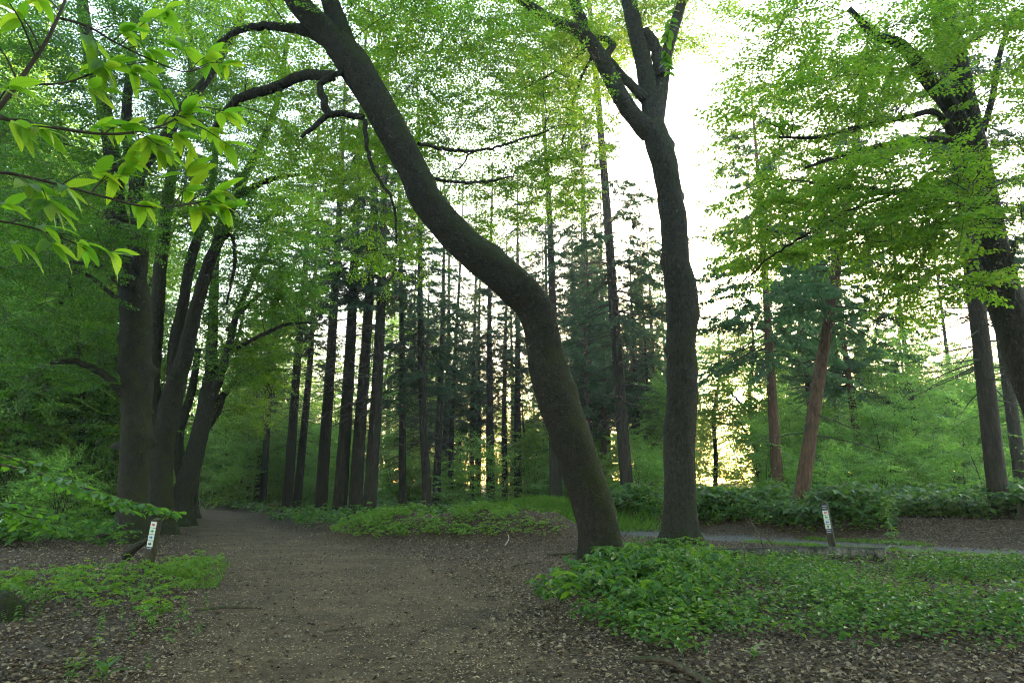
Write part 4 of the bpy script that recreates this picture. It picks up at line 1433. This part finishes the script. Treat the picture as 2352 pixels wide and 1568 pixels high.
def wood_piece(name, label, cat, pts, rad, mat, seg=10, bump=.08, side=(), seed=0, end=None):
    pts = np.array(pts, float)
    root = thing(name, label, cat, tuple(pts[0]))
    P, R = resample(pts, rad, .06)
    v, f = tube(P, R, seg, bump, 0, (), seed)
    v0, f0 = tube(P[::-1][-2:], R[::-1][-2:], seg, 0, 0, (), seed)
    link('stem', mesh_poly('stem', v, f, mat, True), root)
    for i, (t, d, ln, r) in enumerate(side):
        k = int(t * (len(P) - 1))
        d = unit(np.array(d, float))
        q = np.array([P[k], P[k] + d * ln * .5 + [0, 0, .02], P[k] + d * ln])
        v, f = tube(*resample(q, [r, r * .8, r * .4], .05), 7, .08, seed=seed + i)
        link('side_branch', mesh_poly('side_branch', v, f, mat, True), root)
    if end is not None:
        c, d, r = end
        d = unit(np.array(d, float))
        V, Fq = tube(np.array([c - d * .01, c + d * .006]), np.array([r, r * .98]), 18)
        link('cut_end', mesh_poly('cut_end', V, Fq, M_LOG_END, False), root)
    return root


def gp(u, v, dz=0.0):
    p = ground_at(u, v); p[2] += dz
    return p


# the fallen birch log with its cut end at the right
e = gp(2036, 1288, .13)
l0 = gp(1590, 1270, .05)
lp = [e, e * .75 + l0 * .25 + [0, 0, .03], e * .5 + l0 * .5 + [0, 0, .02], l0 * .75 + e * .25, l0]
wood_piece('fallen_log', 'fallen grey birch log with a cut end lying in front of the right waymark post', 'log', lp, [.135, .13, .115, .085, .05], M_BIRCH, 18, .05,
           [(.35, (.1, -.1, 1), .14, .04), (.12, (0, -.6, .8), .08, .035), (.6, (-.4, -.2, .8), .9, .018)], 5, (e, e - lp[1], .135))
a, b = gp(2055, 1285, .1), gp(2330, 1322, .06)
wood_piece('fallen_branch', 'long dead branch lying right of the cut end of the birch log', 'branch', [a, a * .6 + b * .4 + [0, 0, .06], a * .25 + b * .75, b], [.02, .032, .04, .045], M_DEADWOOD, 8, .1,
           [(.35, (.1, .2, .9), .18, .012), (.7, (.3, 0, .8), .22, .012), (.9, (.6, .5, .6), .3, .01)], 6)
a, b, c = gp(1446, 1522, .03), gp(1535, 1531, .05), gp(1640, 1580, .02)
wood_piece('fallen_stick', 'thick bent stick on the dead leaves at the bottom of the picture', 'stick', [a, b, c], [.024, .028, .03], M_DEADWOOD, 9, .1, [(.55, (.3, .6, .2), .12, .01)], 7)
a, b = gp(1258, 1277, .03), gp(1322, 1272, .03)
wood_piece('fallen_stick', 'short straight stick on bare ground left of the leaning beech', 'stick', [a, (a + b) / 2 + [0, 0, .015], b], [.03, .035, .03], M_DEADWOOD, 9, .1, [], 8)
a, b, c = [on_ground(q, .02) for q in ((-.18, 18.2, 0), (-.08, 18.6, 0), (-.14, 19.0, 0))]
wood_piece('pale_stick', 'pale curved stick lying on the slope of the earth mound', 'stick', [a, b, c], [.015, .018, .012], plain_mat('pale_wood', (.32, .27, .22), .8), 7, .1, [], 9)
a, b = gp(288, 1284, .05), at(342, 1238, 14.6)
wood_piece('broken_limb', 'broken mossy limb leaning behind the left waymark post', 'branch', [a, (a + b) / 2 + [0, 0, .04], b], [.10, .075, .05], M_BEECH_BARK_MOSSY, 10, .12, [], 10)
a, b = gp(1785, 1302, .02), gp(1715, 1150, 1.05)
a, b = gp(1800, 1290, .02), at(1718, 1195, 17.2)
wood_piece('dead_sapling', 'thin bare dead sapling leaning right of the forked beech', 'branch', [a, (a + b) / 2 + [.05, 0, .05], b], [.022, .016, .006], M_DEADWOOD, 6, .1,
           [(.5, (.2, 0, 1), .4, .007), (.3, (-.6, 0, .6), .35, .008), (.75, (-.7, .1, .8), .3, .005)], 11)
a, b = gp(1175, 1302, .015), gp(1245, 1290, .015)
wood_piece('thin_twig', 'thin twig on bare ground in front of the earth mound', 'stick', [a, (a + b) / 2 + [0, .02, .01], b], [.012, .01, .006], M_DEADWOOD, 6, .1, [(.5, (.3, .3, .2), .15, .005)], 12)
a, b = gp(745, 1452, .012), gp(835, 1442, .012)
wood_piece('thin_twig', 'thin dark twig lying across the earth path', 'stick', [a, (a + b) / 2 + [0, .01, .006], b], [.008, .009, .005], M_DEADWOOD, 6, .1, [], 13)
a, b = gp(440, 1405, .02), gp(600, 1400, .02)
wood_piece('mossy_twig', 'dark dead twig at the left edge of the earth path', 'stick', [a, (a + b) / 2 + [0, .03, .02], b], [.012, .016, .008], M_DEADWOOD, 7, .12, [(.6, (.6, .4, .3), .2, .006), (.8, (.2, .6, .3), .15, .006)], 14)
a, b = gp(1800, 1380, .02), gp(1850, 1440, .02)
wood_piece('rotten_branch', 'rotting branch half hidden in the herbs at the lower right', 'branch', [a, (a + b) / 2 + [0, 0, .02], b], [.04, .05, .035], M_DEADWOOD, 8, .12, [(.6, (.5, -.2, .4), .2, .015)], 15)
# mossy stump at the left edge and the short post at the right edge
p = gp(8, 1418)
root = thing('mossy_stump', 'dark mossy stump at the left edge of the picture', 'stump', tuple(p))
P_, R_ = resample(np.array([p + [0, 0, -.15], p + [0, 0, .08], p + [-.05, 0, .2], p + [-.12, 0, .3]]), [.2, .15, .12, .05], .04)
v, f = tube(P_, R_, 24, .3, .9, [(.25, 1.0, .06, .05), (.2, 3.5, .07, .06), (.32, 5.0, .05, .04)], 77)
link('stump_wood', mesh_poly('stump_wood', v, f, bark_mat('mossy_wood', (.004, .003, .003), (.03, .024, .018), (.03, .045, .006), .45, (1, 1, 1), 14, 1.0), True), root)
p = gp(2356, 1246)
root = thing('short_post', 'short weathered post at the right edge beside the gravel path', 'post', tuple(p))
o = link('post', bevel_box('post', .14, .14, .62, M_POST, .015), root, False)
o.location = (0, 0, .2); o.rotation_euler = (0, -.06, .3)


# plants with broad leaves that stand out of the herbs
def blade(name, L, W, mat, n=8, droop=.35, serr=0.0, fold=.25):
    """One large leaf along +x: a folded, drooping blade with a toothed edge."""
    V, Fc = [], []
    for i in range(n + 1):
        t = i / n
        w = W * .5 * (math.sin(math.pi * t ** .8) ** .75 if 0 < t < 1 else .02)
        x_ = L * t
        zc = -droop * L * t * t
        e_ = serr * (1 if i % 2 else -1)
        V += [(x_ + e_ * L, w * (1 + e_ * 2), zc + fold * w), (x_, 0, zc), (x_ + e_ * L, -w * (1 + e_ * 2), zc + fold * w)]
    for i in range(n):
        a_ = i * 3
        Fc += [(a_ + 1, a_ + 4, a_ + 3, a_), (a_ + 2, a_ + 5, a_ + 4, a_ + 1)]
    return mesh_any(name, V, Fc, mat, True)


M_DOCK = leaf_mat('dock_leaf', [(.05, .13, .025), (.065, .155, .03), (.085, .18, .03)], YG, .4, 2.0, .4, attr=False)
DOCK_LEAF = blade('leaf', .30, .11, M_DOCK, 8, .45)


def orient(o, p, d, up, s=1.0):
    m = frames(np.array([d], float), np.array([up], float))[0]
    o.matrix_local = Matrix.Translation(Vector(p)) @ Matrix([list(r_) for r_ in m]).to_4x4() @ Matrix.Scale(s, 4)


rk = np.random.default_rng(88)
for (u, v, sc, lb) in [(1795, 1392, 1.0, 'broad-leaved dock plant in the herbs below the fallen log, the left one'),
                       (1945, 1390, 1.1, 'broad-leaved dock plant with upright leaves below the right waymark post'),
                       (2340, 1372, 1.0, 'broad-leaved plant at the right edge below the fallen branch'),
                       (1660, 1350, .9, 'broad-leaved plant in the herbs right of the dense dark green patch'),
                       (240, 1562, .75, 'big-leaved seedling at the lower left corner of the picture'),
                       (1730, 1515, .55, 'small yellow-green seedling in the dead leaves at the lower right')]:
    p = gp(u, v)
    root = thing('dock_plant', lb, 'plant', tuple(p))
    st = tube(np.array([[0, 0, -.03], [.01, 0, .1 * sc], [.015, .01, .22 * sc]]), [.006, .005, .003], 5)
    link('stalk', mesh_poly('stalk', st[0], st[1], M_DOCK, True), root, False)
    for i in range(6):
        a = i * 2.4 + rk.uniform(0, .6)
        el = rk.uniform(.4, 1.1)
        o = link('leaf', DOCK_LEAF, root, False)
        orient(o, (.005, 0, .04 * sc + .03 * i * sc), (math.cos(a), math.sin(a), el), (-math.cos(a) * el, -math.sin(a) * el, 1), sc * rk.uniform(.6, 1.05))

# ------------------------------------------------------------------ chestnut branches hanging into the picture at the upper left
CH_LEAF = [blade('leaf', .20, .072, M_CHESTNUT, 14, dr, .012, .18) for dr in (.15, .35, .55)]


def leafy_branch(name, label, stem, Y, radius, whorls, leafset, rng, n_leaf=(6, 9), size=(.6, .95), down=.1, spread=1.0, stem_mat=None):
    """stem: picture polyline; whorls: (u, v, Y) ends of side twigs, each with its own leaves."""
    pts, _ = px_path([(a_, b_, 1) for a_, b_ in stem], Y)
    root = thing(name, label, 'branch', tuple(pts[0]))
    P, R = resample(pts, np.linspace(radius, radius * .35, len(pts)), .04)
    v, f = tube(P, R, 8, .08)
    link('stem', mesh_poly('stem', v, f, stem_mat or M_TWIG, True), root)
    r0 = np.array(pts[0])
    for (u, v_, y) in whorls:
        T = at(u, v_, y)
        k = int(np.argmin(np.linalg.norm(P - T, axis=1)))
        k = max(0, k - int(.12 / .04))
        if np.linalg.norm(P[k] - T) > .03:
            mid = (P[k] + T) / 2 + np.array([0, 0, .03])
            q, rq = resample(np.array([P[k], mid, T]), [radius * .4, radius * .3, radius * .2], .04)
            v2, f2 = tube(q, rq, 6)
            link('twig', mesh_poly('twig', v2, f2, stem_mat or M_TWIG, True), root)
            fd = unit(T - P[k])
        else:
            fd = unit(P[min(k + 4, len(P) - 1)] - P[k])
        nl = rng.integers(*n_leaf)
        for i in range(nl):
            a = i / nl * 2 * math.pi + rng.uniform(-.3, .3)
            sidev = np.cross(fd, [0, 0, 1.0]); sidev = sidev / max(np.linalg.norm(sidev), .1)
            d = unit(fd * rng.uniform(.2, 1.0) + sidev * math.sin(a) * spread + np.array([0, 0, .3 * math.cos(a) - down]))
            o = link('leaf', leafset[int(rng.integers(len(leafset)))], root, False)
            upv = np.array([rng.normal(0, .35), rng.normal(0, .35), 1.0])
            orient(o, T - r0 - fd * .02 * (i % 3), d, upv, rng.uniform(*size))
    return root


rc = np.random.default_rng(21)
leafy_branch('chestnut_branch', 'topmost chestnut branch with bright toothed leaves at the upper left', [(-60, 300), (0, 245), (70, 150), (112, 85), (150, 0), (170, -60)], 3.4, .016,
             [(40, 30, 3.3), (85, -5, 3.5), (20, 200, 3.2), (10, -10, 3.1), (-20, 90, 3.3)], CH_LEAF, rc)
leafy_branch('chestnut_branch', 'chestnut branch with clusters of backlit leaves reaching furthest right', [(130, 40), (200, 60), (260, 95), (330, 130), (420, 165), (480, 150)], [3.5, 4.0], .009,
             [(205, 92, 3.6), (235, 150, 3.6), (335, 45, 3.8), (290, 70, 3.7), (385, 20, 3.9), (345, 118, 3.8), (420, 110, 4.0), (480, 130, 4.0), (520, 145, 4.1)], CH_LEAF, rc)
leafy_branch('chestnut_branch', 'slender chestnut branch with drooping leaves below the topmost one', [(70, 195), (150, 190), (225, 165), (290, 150), (350, 140)], [3.4, 3.9], .007,
             [(185, 165, 3.6), (215, 205, 3.6), (250, 150, 3.7), (318, 165, 3.8)], CH_LEAF, rc)
leafy_branch('chestnut_branch', 'middle chestnut branch with many lit leaves crossing before the old beech', [(-60, 255), (20, 275), (120, 292), (240, 308), (330, 300), (400, 275), (450, 230)], [3.1, 3.9], .012,
             [(45, 290, 3.2), (100, 300, 3.3), (230, 290, 3.5), (290, 290, 3.6), (345, 320, 3.7), (400, 270, 3.8), (430, 250, 3.8), (490, 300, 4.0), (520, 330, 4.0), (520, 260, 4.0), (375, 345, 3.7), (370, 205, 3.8), (415, 310, 3.8)], CH_LEAF, rc)
leafy_branch('chestnut_branch', 'lowest chestnut branch ending in a big drooping tuft of leaves', [(-60, 390), (30, 400), (140, 425), (250, 455), (340, 475), (430, 470), (480, 460)], [3.3, 4.0], .010,
             [(110, 465, 3.4), (70, 425, 3.4), (230, 395, 3.6), (275, 400, 3.7), (300, 360, 3.7), (440, 430, 3.9), (480, 450, 4.0), (500, 440, 4.0), (460, 480, 4.0), (520, 475, 4.0), (430, 390, 3.9), (150, 430, 3.5), (330, 470, 3.8)], CH_LEAF, rc)
leafy_branch('chestnut_branch', 'shaded chestnut twig with dull leaves low at the left edge', [(-60, 500), (40, 515), (140, 545), (230, 590)], [3.4, 3.9], .008,
             [(40, 560, 3.5), (100, 520, 3.6), (120, 560, 3.6), (190, 560, 3.8), (260, 580, 3.9), (10, 470, 3.4)], CH_LEAF, rc, (4, 6))

# beech sprays near the camera: each leaf its own
NB_LEAF = [blade('leaf', .085, .056, M_NEAR_BEECH, 6, dr, 0, .15) for dr in (.1, .3)]


def beech_spray(name, label, stem, Y, radius, rng, n, width, size=(.8, 1.15), group=None):
    pts, _ = px_path([(a_, b_, 1) for a_, b_ in stem], Y)
    root = thing(name, label, 'branch', tuple(pts[0]))
    P, R = resample(pts, np.linspace(radius, radius * .3, len(pts)), .04)
    v, f = tube(P, R, 6, .05)
    link('stem', mesh_poly('stem', v, f, M_TWIG, True), root)
    r0 = np.array(pts[0])
    made = 0
    s = 1
    while made < n:
        t = rng.uniform(.12, 1) ** .8
        k = min(int(t * (len(P) - 1)), len(P) - 2)
        d = unit(P[k + 1] - P[k])
        side = unit(np.array([-d[1], d[0], 0])) * s
        s = -s
        ln = width * (1.15 - t) * rng.uniform(.3, 1)
        e_ = P[k] + unit(d + side * 1.0 + np.array([0, 0, rng.normal(-.1, .12)])) * ln
        q, rq = resample(np.array([P[k], (P[k] + e_) / 2 + [0, 0, .01], e_]), [.003, .0025, .0015], .04)
        v2, f2 = tube(q, rq, 4)
        link('twig', mesh_poly('twig', v2, f2, M_TWIG, True), root)
        dd = unit(e_ - P[k])
        m_ = max(2, int(ln / .05))
        w = 1
        for j in range(m_):
            pp = P[k] + (e_ - P[k]) * (j + 1) / m_
            sd = unit(np.array([-dd[1], dd[0], 0])) * w
            w = -w
            o = link('leaf', NB_LEAF[int(rng.integers(2))], root, False)
            orient(o, pp - r0, dd * .6 + sd + np.array([0, 0, rng.uniform(-.4, .1)]), (rng.normal(0, .4), rng.normal(0, .4), 1), rng.uniform(*size))
            made += 1
            if made >= n:
                break
    return root


rb = np.random.default_rng(4)
beech_spray('beech_spray', 'low beech spray reaching across the foot of the old beech', [(-80, 1050), (40, 1075), (160, 1110), (270, 1145), (360, 1165), (410, 1180)], [5.2, 6.4], .010, rb, 210, .75)
beech_spray('beech_spray', 'shaded beech spray hanging low at the left edge below the longer one', [(-80, 1130), (0, 1160), (80, 1195), (150, 1225)], [5.6, 6.6], .008, rb, 120, .6)
beech_spray('beech_spray', 'upper beech spray at the left edge above the long low one', [(-80, 1020), (20, 1050), (110, 1085), (200, 1130)], [5.8, 7.0], .008, rb, 110, .6)
beech_spray('beech_spray', 'small hanging beech twig with pale leaves beside the fork of the forked beech', [(1560, -30), (1545, 30), (1535, 80), (1530, 130), (1538, 170)], 6.4, .004, rb, 34, .16)

# ------------------------------------------------------------------ labels of the many: which one of its kind, told by the nearest landmark
LANDMARKS = [(306, 'the stout old beech'), (440, 'the row of beeches'), (600, 'the far conifers'), (737, 'the lone straight conifer'), (849, 'the conifer clump'), (985, 'the slender curved conifer'),
             (1278, 'the leaning beech'), (1442, 'the bare-stemmed conifer'), (1560, 'the forked beech'), (1693, 'the low sun'), (1832, 'the leaning red-brown conifer'), (1985, 'the right waymark post'),
             (2292, 'the dark whorled conifer'), (2400, 'the spreading beech')]
ORD = ['nearest', 'second nearest', 'third nearest', 'fourth nearest', 'fifth nearest', 'sixth nearest', 'seventh nearest', 'eighth nearest', 'ninth nearest', 'tenth nearest', 'eleventh nearest'] + [w + ' nearest' for w in 'twelfth thirteenth fourteenth fifteenth sixteenth seventeenth eighteenth nineteenth twentieth'.split()] + ['twenty-%s nearest' % w for w in 'first second third fourth fifth sixth seventh eighth ninth'.split()] + ['thirtieth nearest'] + ['thirty-%s nearest' % w for w in 'first second third fourth fifth sixth seventh eighth ninth'.split()] + ['farthest']
many = {}
for o in COL.objects:
    if o.parent is None and o.get('group') and len(str(o.get('label')).split()) <= 4:
        u_, v_ = project(np.array([o.location.x]), np.array([o.location.y]), np.array([0.0]))
        lu, ln_ = min(LANDMARKS, key=lambda q: abs(q[0] - u_[0]))
        many.setdefault((o['label'], 'left' if u_[0] < lu else 'right', ln_), []).append((o.location.y, o))
for (lb, sd, ln_), lst in many.items():
    for i, (_, o) in enumerate(sorted(lst, key=lambda q: q[0])):
        o['label'] = f'{ORD[min(i, len(ORD) - 1)]} {lb} in the wood just {sd} of {ln_}'
